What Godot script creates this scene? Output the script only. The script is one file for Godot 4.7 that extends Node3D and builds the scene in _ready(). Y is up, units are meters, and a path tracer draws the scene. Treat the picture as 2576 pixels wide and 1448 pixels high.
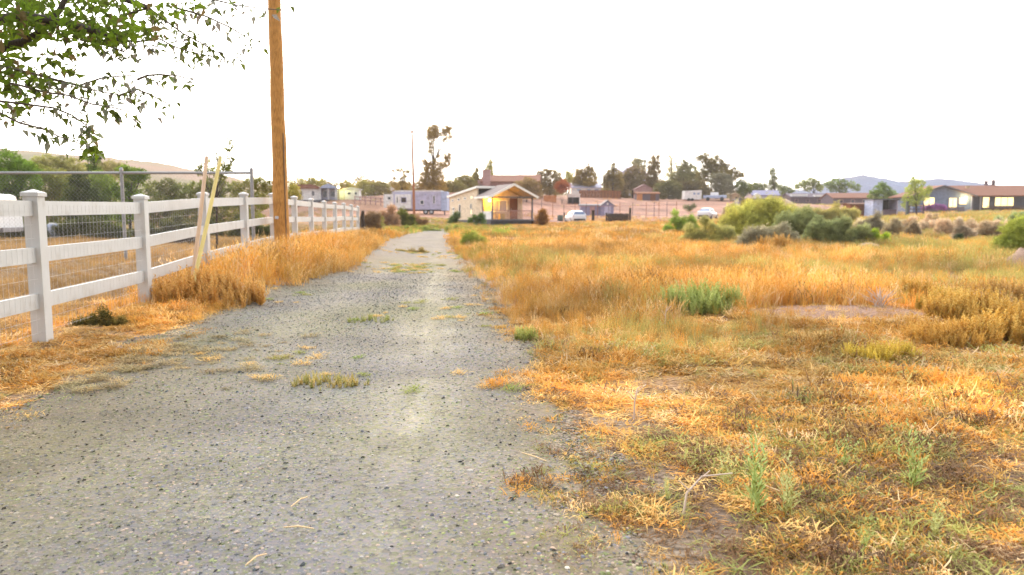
extends Node3D
# A gravel drive between a white rail fence and a weedy field at dusk; houses, sheds, trailers and trees on the rise behind.
const SKY_FRONT := 4.2
const SKY_BACK := 0.75
const TREE_LIFT := 2.2  # raises crown colours, painting in the pale veil of glare
const USE_DOF := true
const EYE := 1.2                 # lens above the drive, metres
const FOCAL := 1800.0            # of a picture 2576 wide
const PITCH := 0.0981            # radians the lens looks down
var rng := RandomNumberGenerator.new()
var wob := FastNoiseLite.new()
var taken := {}
var cleared := []                # [x, d, r] round plants that stand free of the grass
var M := {}
var T := {}
var clump: ArrayMesh
var sprig: ArrayMesh
var frond: ArrayMesh

# ---------------------------------------------------------------- small helpers
func rf(a: float, b: float) -> float:
	return rng.randf_range(a, b)

func numbered(called: String) -> String:
	var n: int = taken.get(called, 0)
	taken[called] = n + 1
	return called if n == 0 else "%s_%03d" % [called, n]

func thing(called: String, label: String, category: String, at := Vector3.ZERO, turn := 0.0, group := "") -> Node3D:
	var o := Node3D.new()
	o.name = numbered(called)
	add_child(o, true)
	o.position = at
	o.rotation.y = turn
	tag(o, label, category, group)
	return o

func tag(o: Node, label: String, category := "", group := "", kind := "") -> void:
	o.set_meta("label", label)
	if category != "":
		o.set_meta("category", category)
	if group != "":
		o.set_meta("group", group)
	if kind != "":
		o.set_meta("kind", kind)

func begin() -> SurfaceTool:
	var st := SurfaceTool.new()
	st.begin(Mesh.PRIMITIVE_TRIANGLES)
	return st

func part(called: String, st: SurfaceTool, m: Material, parent: Node = self) -> MeshInstance3D:
	st.generate_normals()
	var o := MeshInstance3D.new()
	o.mesh = st.commit()
	o.material_override = m
	o.name = numbered(called) if parent == self else called
	parent.add_child(o, true)
	return o

func share(called: String, mesh: Mesh, m: Material, parent: Node, at := Transform3D()) -> MeshInstance3D:
	var o := MeshInstance3D.new()
	o.mesh = mesh
	o.material_override = m
	o.name = called
	parent.add_child(o, true)
	o.transform = at
	return o

func many(called: String, mesh: Mesh, m: Material, places: Array, tints: Array, parent: Node = self) -> MultiMeshInstance3D:
	var mm := MultiMesh.new()
	mm.transform_format = MultiMesh.TRANSFORM_3D
	mm.use_colors = true
	mm.mesh = mesh
	mm.instance_count = places.size()
	for i in places.size():
		mm.set_instance_transform(i, places[i])
		mm.set_instance_color(i, tints[i])
	var o := MultiMeshInstance3D.new()
	o.multimesh = mm
	o.material_override = m
	o.name = numbered(called) if parent == self else called
	parent.add_child(o, true)
	o.set_meta("kind", "stuff")
	return o

func tri(st: SurfaceTool, a: Vector3, b: Vector3, c: Vector3) -> void:
	st.add_vertex(a)
	st.add_vertex(b)
	st.add_vertex(c)

func quad(st: SurfaceTool, a: Vector3, b: Vector3, c: Vector3, d: Vector3) -> void:
	tri(st, a, b, c)
	tri(st, a, c, d)

func box(st: SurfaceTool, c: Vector3, s: Vector3, b := Basis.IDENTITY) -> void:
	st.set_smooth_group(-1)
	var h := s * 0.5
	var p: Array[Vector3] = []
	for i in 8:
		p.append(c + b * Vector3(h.x if i & 1 else -h.x, h.y if i & 2 else -h.y, h.z if i & 4 else -h.z))
	quad(st, p[0], p[2], p[3], p[1])
	quad(st, p[4], p[5], p[7], p[6])
	quad(st, p[0], p[4], p[6], p[2])
	quad(st, p[1], p[3], p[7], p[5])
	quad(st, p[2], p[6], p[7], p[3])
	quad(st, p[0], p[1], p[5], p[4])

func bar(st: SurfaceTool, a: Vector3, b: Vector3, wide: float, tall: float) -> void:   # a beam from a to b
	var along := (b - a)
	var f := along.normalized()
	var side := Vector3.UP.cross(f)
	if side.length() < 0.01:
		side = Vector3.RIGHT
	side = side.normalized()
	box(st, (a + b) * 0.5, Vector3(wide, tall, along.length()), Basis(side, f.cross(side).normalized(), f))

func tube(st: SurfaceTool, pts: Array, radii: Array, sides := 8) -> void:
	st.set_smooth_group(1)
	var rings := []
	for i in pts.size():
		var f: Vector3 = (pts[mini(i + 1, pts.size() - 1)] - pts[maxi(i - 1, 0)]).normalized()
		var u := f.cross(Vector3(0.31, 0.11, 0.94)).normalized() if absf(f.y) > 0.6 else f.cross(Vector3.UP).normalized()
		var v := f.cross(u)
		var ring := []
		for k in sides:
			var t := TAU * k / sides
			ring.append(pts[i] + (u * cos(t) + v * sin(t)) * radii[i])
		rings.append(ring)
	for i in rings.size() - 1:
		for k in sides:
			var k2 := (k + 1) % sides
			quad(st, rings[i][k], rings[i][k2], rings[i + 1][k2], rings[i + 1][k])
	st.set_smooth_group(2)
	for k in range(1, sides - 1):
		tri(st, rings[0][0], rings[0][k + 1], rings[0][k])
		tri(st, rings[-1][0], rings[-1][k], rings[-1][k + 1])

func prism(st: SurfaceTool, poly: PackedVector2Array, z0: float, z1: float) -> void:   # polygon in x, y pushed along z
	st.set_smooth_group(-1)
	var idx := Geometry2D.triangulate_polygon(poly)
	for i in range(0, idx.size(), 3):
		var a := poly[idx[i]]
		var b := poly[idx[i + 1]]
		var c := poly[idx[i + 2]]
		tri(st, Vector3(a.x, a.y, z1), Vector3(b.x, b.y, z1), Vector3(c.x, c.y, z1))
		tri(st, Vector3(a.x, a.y, z0), Vector3(c.x, c.y, z0), Vector3(b.x, b.y, z0))
	for i in poly.size():
		var a := poly[i]
		var b := poly[(i + 1) % poly.size()]
		quad(st, Vector3(a.x, a.y, z0), Vector3(b.x, b.y, z0), Vector3(b.x, b.y, z1), Vector3(a.x, a.y, z1))

func loft(st: SurfaceTool, rings: Array) -> void:   # closed rings of equal length, capped
	var n: int = rings[0].size()
	for i in rings.size() - 1:
		for k in n:
			quad(st, rings[i][k], rings[i][(k + 1) % n], rings[i + 1][(k + 1) % n], rings[i + 1][k])
	for k in range(1, n - 1):
		tri(st, rings[0][0], rings[0][k + 1], rings[0][k])
		tri(st, rings[-1][0], rings[-1][k], rings[-1][k + 1])

func lin(r: float, g: float, b: float, a := 1.0) -> Color:
	var c := Color(r, g, b).linear_to_srgb()
	c.a = a
	return c

func mat(r: float, g: float, b: float, rough := 0.85, tex: Texture2D = null, scale := Vector3.ONE, world := false) -> StandardMaterial3D:
	var m := StandardMaterial3D.new()
	m.albedo_color = lin(r, g, b)
	m.roughness = rough
	if tex:
		m.albedo_texture = tex
		m.uv1_triplanar = true
		m.uv1_world_triplanar = world
		m.uv1_scale = scale
	return m

func glow(r: float, g: float, b: float, e: float) -> StandardMaterial3D:
	var m := mat(r * 0.5, g * 0.5, b * 0.5, 0.4)
	m.emission_enabled = true
	m.emission = lin(r, g, b)
	m.emission_energy_multiplier = e
	return m

func noise_tex(size: int, freq: float, stops: Array, kind := FastNoiseLite.TYPE_SIMPLEX_SMOOTH, octaves := 4, sd := 1, cell := -1) -> NoiseTexture2D:
	var n := FastNoiseLite.new()
	n.seed = sd
	n.noise_type = kind
	n.frequency = freq
	n.fractal_octaves = octaves
	if cell >= 0:
		n.cellular_return_type = cell
	var t := NoiseTexture2D.new()
	t.width = size
	t.height = size
	t.seamless = true
	t.noise = n
	if stops.size():
		var g := Gradient.new()
		g.offsets = PackedFloat32Array()
		g.colors = PackedColorArray()
		for s in stops:
			g.add_point(s[0], lin(s[1], s[2], s[3]))
		while g.get_point_count() > stops.size():
			g.remove_point(0)
		t.color_ramp = g
	return t

# a point at a distance in front of the lens, seen at that place of a picture 2576 x 1448
func P(px: float, py: float, d: float) -> Vector3:
	var y := EYE + d * tan(atan((724.0 - py) / FOCAL) - PITCH)
	var depth := d * cos(PITCH) + (EYE - y) * sin(PITCH)
	return Vector3((px - 1288.0) / FOCAL * depth, y, -d)

func G(px: float, d: float, up := 0.0) -> Vector3:
	var x := (px - 1288.0) / FOCAL * d
	return Vector3(x, h(x, -d) + up, -d)

const FD := [40.0, 45.0, 66.0, 85.0, 100.0, 125.0, 150.0, 200.0, 400.0]
const FU := [0.0, 650.0, 850.0, 1050.0, 1250.0, 1450.0, 1750.0, 2100.0, 2500.0]
const FH := [[0.0, 0.0, 0.0, 0.0, 0.0, 0.0, 0.0, 0.0, 0.0], [0.0, 0.0, 0.0, 0.0, 0.0, 0.0, 0.0, 0.0, 0.1], [0.1, 0.1, 0.25, 0.25, 0.25, 0.25, 0.2, 0.3, 0.6],
	[0.2, 0.3, 1.0, 0.9, 0.5, 0.25, 0.4, 0.6, 1.2], [0.3, 0.6, 2.2, 1.5, 1.2, 0.6, 0.8, 1.0, 1.7], [0.6, 1.5, 3.95, 3.5, 3.5, 1.5, 1.7, 2.0, 2.2],
	[1.0, 3.0, 5.0, 5.5, 6.3, 5.0, 4.7, 3.5, 2.6], [2.0, 4.0, 6.0, 7.0, 7.5, 7.0, 6.0, 4.5, 3.0], [6.0, 7.0, 8.0, 9.0, 9.0, 8.0, 7.0, 5.0, 3.0]]

func h(x: float, z: float) -> float:   # height of the land
	var d := -z
	var s := smoothstep(5.0, 18.0, d)
	var left := smoothstep(-2.6, -4.6, x)
	var y := 0.1 * s + 0.18 * left * s + 0.15 * (1.0 - left) * smoothstep(18.0, 40.0, d)
	y += 0.05 * wob.get_noise_2d(x * 3.0, z * 3.0) * smoothstep(1.2, 3.0, absf(x + 1.6)) * smoothstep(70.0, 30.0, d)
	y += 0.20 * exp(-pow((x + 3.75 + 0.1 * (d - 6.67)) / 0.5, 2.0)) * smoothstep(8.2, 10.5, d) * smoothstep(34.0, 28.0, d)    # grassy berm on the verge
	y += 0.10 * exp(-(pow((x - 3.9) / 1.1, 2.0) + pow((d - 8.6) / 0.8, 2.0)))    # bare mound in the field
	if d > 40.0:
		var u := clampf(x / d * FOCAL + 1288.0, 0.0, 2500.0)
		var i := 0
		while i < 7 and d > FD[i + 1]:
			i += 1
		var a := clampf((d - FD[i]) / (FD[i + 1] - FD[i]), 0.0, 1.0)
		var k := 0
		while k < 7 and u > FU[k + 1]:
			k += 1
		var b := smoothstep(0.0, 1.0, (u - FU[k]) / (FU[k + 1] - FU[k]))
		y += lerpf(lerpf(FH[i][k], FH[i][k + 1], b), lerpf(FH[i + 1][k], FH[i + 1][k + 1], b), a)
		y += 0.5 * wob.get_noise_2d(x * 0.6, z * 0.6) * smoothstep(100.0, 170.0, d)
	return y

const LE := [[-3.0, -4.0], [-3.0, 4.1], [-3.2, 6.0], [-3.55, 7.6], [-3.6, 10.0], [-3.3, 14.0], [-3.75, 19.0], [-4.8, 28.0], [-5.4, 38.0], [-5.8, 50.0]]
const RE := [[0.5, -4.0], [0.42, 2.4], [0.25, 3.1], [0.18, 5.3], [-0.32, 10.0], [-0.95, 15.0], [-2.3, 27.0], [-3.9, 45.0], [-4.4, 50.0]]

func edge(e: Array, d: float) -> float:
	for i in e.size() - 1:
		if d <= e[i + 1][1]:
			return lerpf(e[i][0], e[i + 1][0], clampf((d - e[i][1]) / (e[i + 1][1] - e[i][1]), 0.0, 1.0))
	return e[-1][0]

func off_road(x: float, d: float) -> float:   # metres outside the drive, negative on it
	if d > 50.0:
		return 5.0
	return maxf(edge(LE, d) - x, x - edge(RE, d)) + 0.3 * wob.get_noise_2d(x * 14.0, d * 14.0) + 0.25 * wob.get_noise_2d(x * 45.0, d * 45.0)

# ---------------------------------------------------------------- materials
func materials() -> void:
	T.fine = noise_tex(256, 0.05, [[0.0, 0.55, 0.55, 0.55], [0.5, 0.85, 0.85, 0.85], [1.0, 1.0, 1.0, 1.0]])
	T.soft = noise_tex(256, 0.012, [[0.0, 0.62, 0.6, 0.57], [0.5, 0.86, 0.85, 0.84], [1.0, 1.0, 1.0, 1.0]], FastNoiseLite.TYPE_SIMPLEX_SMOOTH, 5, 4)
	T.vinyl = noise_tex(256, 0.02, [[0.0, 0.76, 0.72, 0.66], [0.3, 0.93, 0.92, 0.9], [1.0, 1.0, 1.0, 1.0]], FastNoiseLite.TYPE_SIMPLEX_SMOOTH, 5, 9)
	T.grain = noise_tex(256, 0.06, [[0.0, 0.16, 0.13, 0.1], [0.3, 0.5, 0.46, 0.42], [0.55, 0.82, 0.8, 0.78], [1.0, 1.0, 1.0, 1.0]], FastNoiseLite.TYPE_SIMPLEX_SMOOTH, 4, 11)
	T.soil = noise_tex(512, 0.05, [[0.0, 0.22, 0.2, 0.18], [0.35, 0.6, 0.55, 0.5], [0.6, 0.85, 0.82, 0.76], [1.0, 1.0, 1.0, 1.0]], FastNoiseLite.TYPE_SIMPLEX, 5, 21)
	T.gravel = noise_tex(1024, 0.055, [[0.0, 0.16, 0.19, 0.21], [0.22, 0.42, 0.40, 0.36], [0.4, 0.55, 0.60, 0.36], [0.55, 0.66, 0.58, 0.62], [0.7, 0.45, 0.50, 0.55], [0.85, 0.75, 0.72, 0.52], [1.0, 1.0, 0.92, 0.78]], FastNoiseLite.TYPE_CELLULAR, 3, 31, FastNoiseLite.RETURN_CELL_VALUE)
	T.stones = noise_tex(1024, 0.055, [], FastNoiseLite.TYPE_CELLULAR, 3, 31, FastNoiseLite.RETURN_DISTANCE)
	T.lumps = noise_tex(512, 0.04, [], FastNoiseLite.TYPE_SIMPLEX, 5, 21)
	M.soil = mat(1, 1, 1, 0.95, T.soil, Vector3.ONE * 0.7, true)
	M.soil.vertex_color_use_as_albedo = true
	M.soil.heightmap_enabled = true
	M.soil.heightmap_texture = T.lumps
	M.soil.heightmap_scale = 2.5
	M.road = mat(1, 1, 1, 0.92, T.gravel, Vector3.ONE * 0.62, true)
	M.road.vertex_color_use_as_albedo = true
	M.road.heightmap_enabled = true
	M.road.heightmap_texture = T.stones
	M.road.heightmap_scale = 0.35
	M.stone = mat(1, 1, 1, 0.85, T.fine, Vector3.ONE * 9.0)
	M.stone.vertex_color_use_as_albedo = true
	M.blade = mat(1, 1, 1, 0.8)
	M.blade.vertex_color_use_as_albedo = true
	M.blade.backlight_enabled = true
	M.blade.backlight = Color(0.8, 0.8, 0.8)
	M.leafy = mat(1, 1, 1, 0.95)
	M.leafy.metallic_specular = 0.1
	M.leafy.vertex_color_use_as_albedo = true
	M.leafy.backlight_enabled = true
	M.leafy.backlight = Color(1.0, 1.0, 1.0)
	M.leaf_dark = mat(0.08, 0.11, 0.018, 0.5)
	M.leaf_light = mat(0.15, 0.24, 0.02, 0.5)
	M.leaf_tan = mat(0.07, 0.055, 0.025, 0.9)
	M.leaf_dark.metallic_specular = 0.1
	M.leaf_light.metallic_specular = 0.1
	for k in ["leaf_dark", "leaf_light", "leaf_tan"]:
		M[k].backlight_enabled = true
		M[k].backlight = Color(0.5, 0.5, 0.5)
	M.bark = mat(0.075, 0.055, 0.038, 0.95, T.grain, Vector3(6, 1.2, 6))
	M.twig = mat(0.10, 0.075, 0.05, 0.9)
	M.pole = mat(0.60, 0.29, 0.065, 0.9, T.grain, Vector3(5.0, 0.32, 5.0))
	M.vinyl = mat(0.57, 0.56, 0.53, 0.45, T.vinyl, Vector3(0.9, 0.5, 0.9), true)
	M.galv = mat(0.36, 0.35, 0.34, 0.5, T.fine, Vector3.ONE * 2.0)
	M.guard = mat(0.62, 0.47, 0.13, 0.5, T.soft, Vector3(2, 0.6, 2))
	M.guard_tan = mat(0.62, 0.41, 0.25, 0.6, T.soft, Vector3(2, 0.6, 2))
	M.tin = mat(0.5, 0.5, 0.5, 0.5)
	M.cream = mat(0.74, 0.60, 0.42, 0.85, T.soft, Vector3.ONE * 0.8)
	M.white = mat(0.78, 0.76, 0.72, 0.6, T.soft, Vector3.ONE * 0.7)
	M.trim = mat(0.80, 0.76, 0.68, 0.6)
	M.lavender = mat(0.47, 0.45, 0.58, 0.6, T.soft, Vector3.ONE * 0.5)
	M.blue_grey = mat(0.17, 0.22, 0.32, 0.8, T.soft, Vector3.ONE * 0.6)
	M.pale_blue = mat(0.40, 0.46, 0.62, 0.6, T.soft, Vector3.ONE * 0.6)
	M.grey = mat(0.30, 0.28, 0.28, 0.8, T.soft, Vector3.ONE * 0.7)
	M.dark = mat(0.03, 0.026, 0.022, 0.8)
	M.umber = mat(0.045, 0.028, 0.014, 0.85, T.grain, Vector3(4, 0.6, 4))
	M.glass = mat(0.05, 0.06, 0.075, 0.08)
	M.sheen = mat(0.32, 0.30, 0.40, 0.2)  # window pane whose lavender paints in the reflected sky
	M.brown_roof = mat(0.27, 0.115, 0.065, 0.9, T.fine, Vector3.ONE * 1.5)
	M.grey_roof = mat(0.27, 0.21, 0.185, 0.9, T.fine, Vector3.ONE * 1.5)
	M.wood = mat(0.20, 0.075, 0.025, 0.85, T.grain, Vector3(4, 0.5, 4))
	M.deck = mat(0.15, 0.09, 0.05, 0.85, T.grain, Vector3(4, 0.5, 4))
	M.slate = mat(0.13, 0.135, 0.155, 0.8, T.soft, Vector3.ONE)
	M.rust = mat(0.30, 0.11, 0.035, 0.9, T.grain, Vector3(3, 0.6, 3))
	M.orange = mat(0.55, 0.22, 0.07, 0.8, T.soft, Vector3.ONE)
	M.pink = mat(0.45, 0.27, 0.25, 0.85, T.soft, Vector3.ONE * 0.8)
	M.tan = mat(0.50, 0.36, 0.22, 0.9, T.soft, Vector3.ONE * 0.8)
	M.plum = mat(0.14, 0.105, 0.125, 0.85, T.soft, Vector3.ONE * 0.7)
	M.paint = mat(0.60, 0.60, 0.60, 0.25)
	M.paint.clearcoat_enabled = true
	M.rubber = mat(0.025, 0.025, 0.025, 0.8)
	M.alloy = mat(0.45, 0.45, 0.46, 0.35)
	M.tail = mat(0.45, 0.03, 0.02, 0.3)
	M.lit = glow(1.0, 0.76, 0.34, 1.9)
	M.lamp = glow(1.0, 0.86, 0.5, 9.0)

# ---------------------------------------------------------------- plant meshes
func leaf_shape(st: SurfaceTool, base: Vector3, f: Vector3, u: Vector3, len: float, wide: float, bend: float) -> void:
	var s := f.cross(u).normalized()
	var mid := base + f * len * 0.45 - u * bend * len * 0.25
	var tip := base + f * len - u * bend * len
	for k in [-1.0, 1.0]:
		var out: Vector3 = base + f * len * 0.4 + s * wide * 0.5 * k + u * wide * 0.18
		tri(st, base, out, mid)
		tri(st, mid, out, tip)

func some_leaves(n: int, len: float, wide: float, spread: float) -> ArrayMesh:   # a loose ball of leaves
	var st := begin()
	st.set_smooth_group(-1)
	for i in n:
		var p := Vector3(rf(-1, 1), rf(-1, 1), rf(-1, 1)) * spread
		var f := Vector3(rf(-1, 1), rf(-0.8, 0.6), rf(-1, 1)).normalized()
		var u := f.cross(Vector3(rf(-1, 1), rf(-1, 1), rf(-1, 1))).normalized()
		leaf_shape(st, p, f, u, len * rf(0.7, 1.2), wide * rf(0.7, 1.2), rf(0.0, 0.5))
	st.generate_normals()
	return st.commit()

func tuft(n: int, wide: float, spread: float, lean: float, heads: float, low := 0.0) -> ArrayMesh:   # n blades about one metre tall
	var st := begin()
	st.set_smooth_group(-1)
	for i in n:
		var a := rf(0, TAU)
		var out := Vector3(cos(a), 0, sin(a))
		var side := Vector3(-sin(a), 0, cos(a)).rotated(Vector3.UP, rf(-0.8, 0.8))
		var p := Vector3(rf(-1, 1), 0, rf(-1, 1)) * spread
		var tall := rf(0.45, 1.0) * (1.0 - low)
		var l := lean * rf(0.2, 1.0)
		var p1 := p + Vector3.UP * tall * 0.5 + out * l * 0.3
		var p2 := p + Vector3.UP * tall * (1.0 - 0.4 * l) + out * l
		var w := side * wide * rf(0.6, 1.2)
		quad(st, p - w, p + w, p1 + w * 0.8, p1 - w * 0.8)
		tri(st, p1 - w * 0.8, p1 + w * 0.8, p2)
		if rng.randf() < heads:
			var f := (p2 - p1).normalized()
			for k in 3:
				var b := p1.lerp(p2, 0.55 + 0.22 * k)
				var o := Vector3(rf(-1, 1), rf(0, 1), rf(-1, 1)).normalized() * wide * 4.5
				tri(st, b, b + f * wide * 6.0 + o, b + f * wide * 2.0 - o * 0.5)
	st.generate_normals()
	return st.commit()

func tangle(n: int, wide: float) -> ArrayMesh:   # matted dry stems lying over one another, one metre across
	var st := begin()
	st.set_smooth_group(-1)
	for i in n:
		var a := rf(0, TAU)
		var f := Vector3(cos(a), 0, sin(a))
		var w := Vector3(-sin(a), rf(-0.5, 0.5), cos(a)) * wide * rf(0.5, 1.3)
		var p := Vector3(rf(-0.5, 0.5), rf(0.0, 0.15), rf(-0.5, 0.5))
		var q := p + f * rf(0.15, 0.45) + Vector3.UP * rf(0.05, 0.35)
		var e := q + f.rotated(Vector3.UP, rf(-0.9, 0.9)) * rf(0.1, 0.4) + Vector3.UP * rf(-0.25, 0.15)
		quad(st, p - w, p + w, q + w, q - w)
		tri(st, q - w, q + w, e)
		if i % 2 == 0:
			var o := Vector3(rf(-1, 1), rf(-0.3, 1), rf(-1, 1)) * 0.11
			tri(st, q, q + o, q + o * 0.6 + w * 4.0)
	st.generate_normals()
	return st.commit()

func feather(n: int, leaf := 0.025, many_leaves := 26) -> ArrayMesh:   # an upright weed of feathery side shoots, one metre tall
	var st := begin()
	st.set_smooth_group(-1)
	for s in n:
		var top := Vector3(rf(-0.22, 0.22), rf(0.7, 1.0), rf(-0.22, 0.22))
		var p := Vector3(rf(-0.06, 0.06), 0, rf(-0.06, 0.06))
		var w := Vector3(0.008, 0, 0.004)
		tri(st, p - w, p + w, top)
		for k in many_leaves:
			var t := 0.12 + 0.88 * k / float(many_leaves)
			var b := p.lerp(top, t)
			var a := rf(0, TAU)
			var f := Vector3(cos(a), rf(0.3, 1.0), sin(a)).normalized()
			leaf_shape(st, b, f, f.cross(Vector3(-sin(a), 0, cos(a))).normalized(), 0.17 * (1.25 - t), leaf, 0.15)
	st.generate_normals()
	return st.commit()

func spin(scale: Vector3, tilt: float) -> Basis:
	return Basis(Vector3.UP, rf(0, TAU)) * Basis(Vector3(rf(-1, 1), 0, rf(-1, 1)).normalized(), rf(-tilt, tilt)) * Basis.from_scale(scale)

func tumble() -> Basis:
	return Basis(Vector3(rf(-1, 1), rf(-1, 1), rf(-1, 1)).normalized(), rf(0, TAU))

# leaf clumps spread through round masses [px, py, r px]; positions are relative to root
func crown(called: String, root: Node3D, d: float, masses: Array, size: float, thick: float, ca: Color, cb: Color, deep := 1.0, mesh: Mesh = null, lift := 1.45) -> MultiMeshInstance3D:
	var places := []
	var tints := []
	for b in masses:
		var c := P(b[0], b[1], d) + Vector3(0, 0, rf(-0.5, 0.5) * b[2] / FOCAL * d * deep)
		var r: float = b[2] / FOCAL * d
		var n := int(thick * pow(r / size, 2.0)) + 4
		var t := rng.randf()
		if mesh == null:
			r *= 1.12
		for i in n:
			var v := Vector3(rf(-1, 1), rf(-1, 1), rf(-1, 1))
			while v.length() > 1.0:
				v = Vector3(rf(-1, 1), rf(-1, 1), rf(-1, 1))
			v = v.normalized() * pow(v.length(), 0.6) * (1.0 + (0.3 if mesh == null else 0.75) * wob.get_noise_3d(c.x * 9.0 + v.x * 40.0, v.y * 40.0, v.z * 40.0 + c.y * 9.0))
			if mesh and i % 6 == 0:
				v = v * rf(1.0, 1.35) + Vector3(0, rf(0.0, 0.3), 0)
			var p := c + v * r * Vector3(1.08, 1.0, 1.0)
			p.y = maxf(p.y, h(p.x, p.z) + size * 0.3)
			places.append(Transform3D(tumble() * Basis.from_scale(Vector3.ONE * size * rf(0.7, 1.35)), p - root.position))
			var q := (ca * lift).lerp(cb * lift, clampf(t * 0.6 + rf(-0.1, 0.5), 0.0, 1.0)) * rf(0.75, 1.25)
			if mesh == null:
				q *= Color(0.96, 1.07, 0.95)
			q.a = 1.0
			tints.append(q)
	return many(called, mesh if mesh else clump, M.leafy, places, tints, root)

func tree(called: String, label: String, px: float, d: float, masses: Array, ca: Color, cb: Color, o := {}) -> Node3D:
	var root := thing(called, label, o.get("category", "tree"), G(px, d, -0.05), 0.0, o.get("group", ""))
	var size: float = o.get("size", clampf(d * 0.0026, 0.1, 0.5))
	crown("crown", root, d, masses, size, o.get("thick", 15.0), ca, cb, o.get("deep", 1.0), null, TREE_LIFT)
	var lo: float = -9999.0
	var hi: float = 9999.0
	for b in masses:
		lo = maxf(lo, b[1])
		hi = minf(hi, b[1])
	var top := P(px, lerpf(lo, hi, 0.7), d) - root.position
	var r: float = o.get("r", clampf(top.y * 0.028, 0.03, 0.25))
	var st := begin()
	tube(st, [Vector3.ZERO, top * 0.35 + Vector3(rf(-1, 1), 0, 0) * r, top * 0.7 + Vector3(rf(-1, 1), 0, 0) * r, top], [r * 1.25, r, r * 0.7, r * 0.3], 7)
	part("trunk", st, M.bark, root)
	var lt := begin()
	for i in mini(masses.size(), 9):
		var b: Array = masses[i]
		var c := P(b[0], b[1], d) - root.position
		var from := Vector3(0, clampf(c.y * 0.55, 0.05, top.y), 0)
		tube(lt, [from, from.lerp(c, 0.5) + Vector3(0, -r, rf(-1, 1) * r), c], [r * 0.45, r * 0.3, r * 0.1], 5)
	part("limbs", lt, M.bark, root)
	return root

func heap(x0: float, x1: float, y0: float, y1: float, n: int, fine := 1.0) -> Array:   # many small tufts under an uneven outline
	var out := []
	for i in n:
		var t := rng.randf()
		var e := pow(sin(PI * clampf(t, 0.03, 0.97)), 0.4) * (0.78 + 0.9 * wob.get_noise_2d(lerpf(x0, x1, t) * 1.3, x0 + y0))
		e = clampf(e, 0.2, 1.1)
		out.append([lerpf(x0, x1, t), y1 - pow(rng.randf(), 0.8) * e * (y1 - y0), (y1 - y0) * fine * rf(0.12, 0.25)])
	return out

func shrub(called: String, label: String, px: float, d: float, masses: Array, ca: Color, cb: Color, o := {}) -> Node3D:
	var root := thing(called, label, o.get("category", "shrub"), G(px, d, -0.03), 0.0, o.get("group", ""))
	var size: float = o.get("size", clampf(d * 0.0026, 0.02, 0.3))
	crown("foliage", root, d, masses, size, o.get("thick", 13.0), ca, cb, o.get("deep", 1.0), sprig)
	var st := begin()
	for k in mini(masses.size(), 14):
		var b: Array = masses[k]
		var c := P(b[0], b[1], d) - root.position
		var r := clampf(c.length() * 0.012, 0.003, 0.03)
		tube(st, [Vector3(rf(-1, 1) * r * 2.0, 0, rf(-1, 1) * r * 2.0), c * 0.5 + Vector3(0, -0.05 * c.length(), 0), c], [r, r * 0.7, r * 0.25], 4)
	part("stems", st, M.twig, root)
	return root

# ---------------------------------------------------------------- buildings and vehicles
func window(parent: Node3D, at: Vector3, w: float, t: float, turn: float, pane: Material, frame: Material, bars := 0) -> void:   # faces local +z after the turn
	var b := Basis(Vector3.UP, turn)
	var st := begin()
	var e := clampf(w * 0.1, 0.04, 0.09)
	for s in [-1.0, 1.0]:
		box(st, at + b * Vector3(s * (w * 0.5 - e * 0.5), 0, 0.03), Vector3(e, t, 0.06), b)
		box(st, at + b * Vector3(0, s * (t * 0.5 - e * 0.5), 0.03), Vector3(w - 2.0 * e, e, 0.055), b)
	for k in bars:
		box(st, at + b * Vector3(-w * 0.5 + w * (k + 1.0) / (bars + 1.0), 0, 0.028), Vector3(e * 0.6, t - 2.0 * e, 0.045), b)
	var f := part("window", st, frame, parent)
	var g := begin()
	box(g, at + b * Vector3(0, 0, 0.012), Vector3(w - 2.0 * e, t - 2.0 * e, 0.012), b)
	part("pane", g, pane, f)

func block(called: String, parent: Node3D, c: Vector3, s: Vector3, m: Material) -> MeshInstance3D:
	var st := begin()
	box(st, c, s)
	return part(called, st, m, parent)

func gable_roof(parent: Node3D, x0: float, x1: float, z0: float, z1: float, eave: float, peak: float, m: Material, thick := 0.14) -> MeshInstance3D:   # ridge along z
	var c := (x0 + x1) * 0.5
	var st := begin()
	prism(st, PackedVector2Array([Vector2(x0, eave), Vector2(c, peak), Vector2(x1, eave), Vector2(x1, eave + thick), Vector2(c, peak + thick * 1.2), Vector2(x0, eave + thick)]), z0, z1)
	return part("roof", st, m, parent)

func turned(st: SurfaceTool, m: Material, called: String, parent: Node3D, quarter: bool) -> MeshInstance3D:
	var o := part(called, st, m, parent)
	if quarter:
		o.rotation.y = PI / 2
	return o

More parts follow.
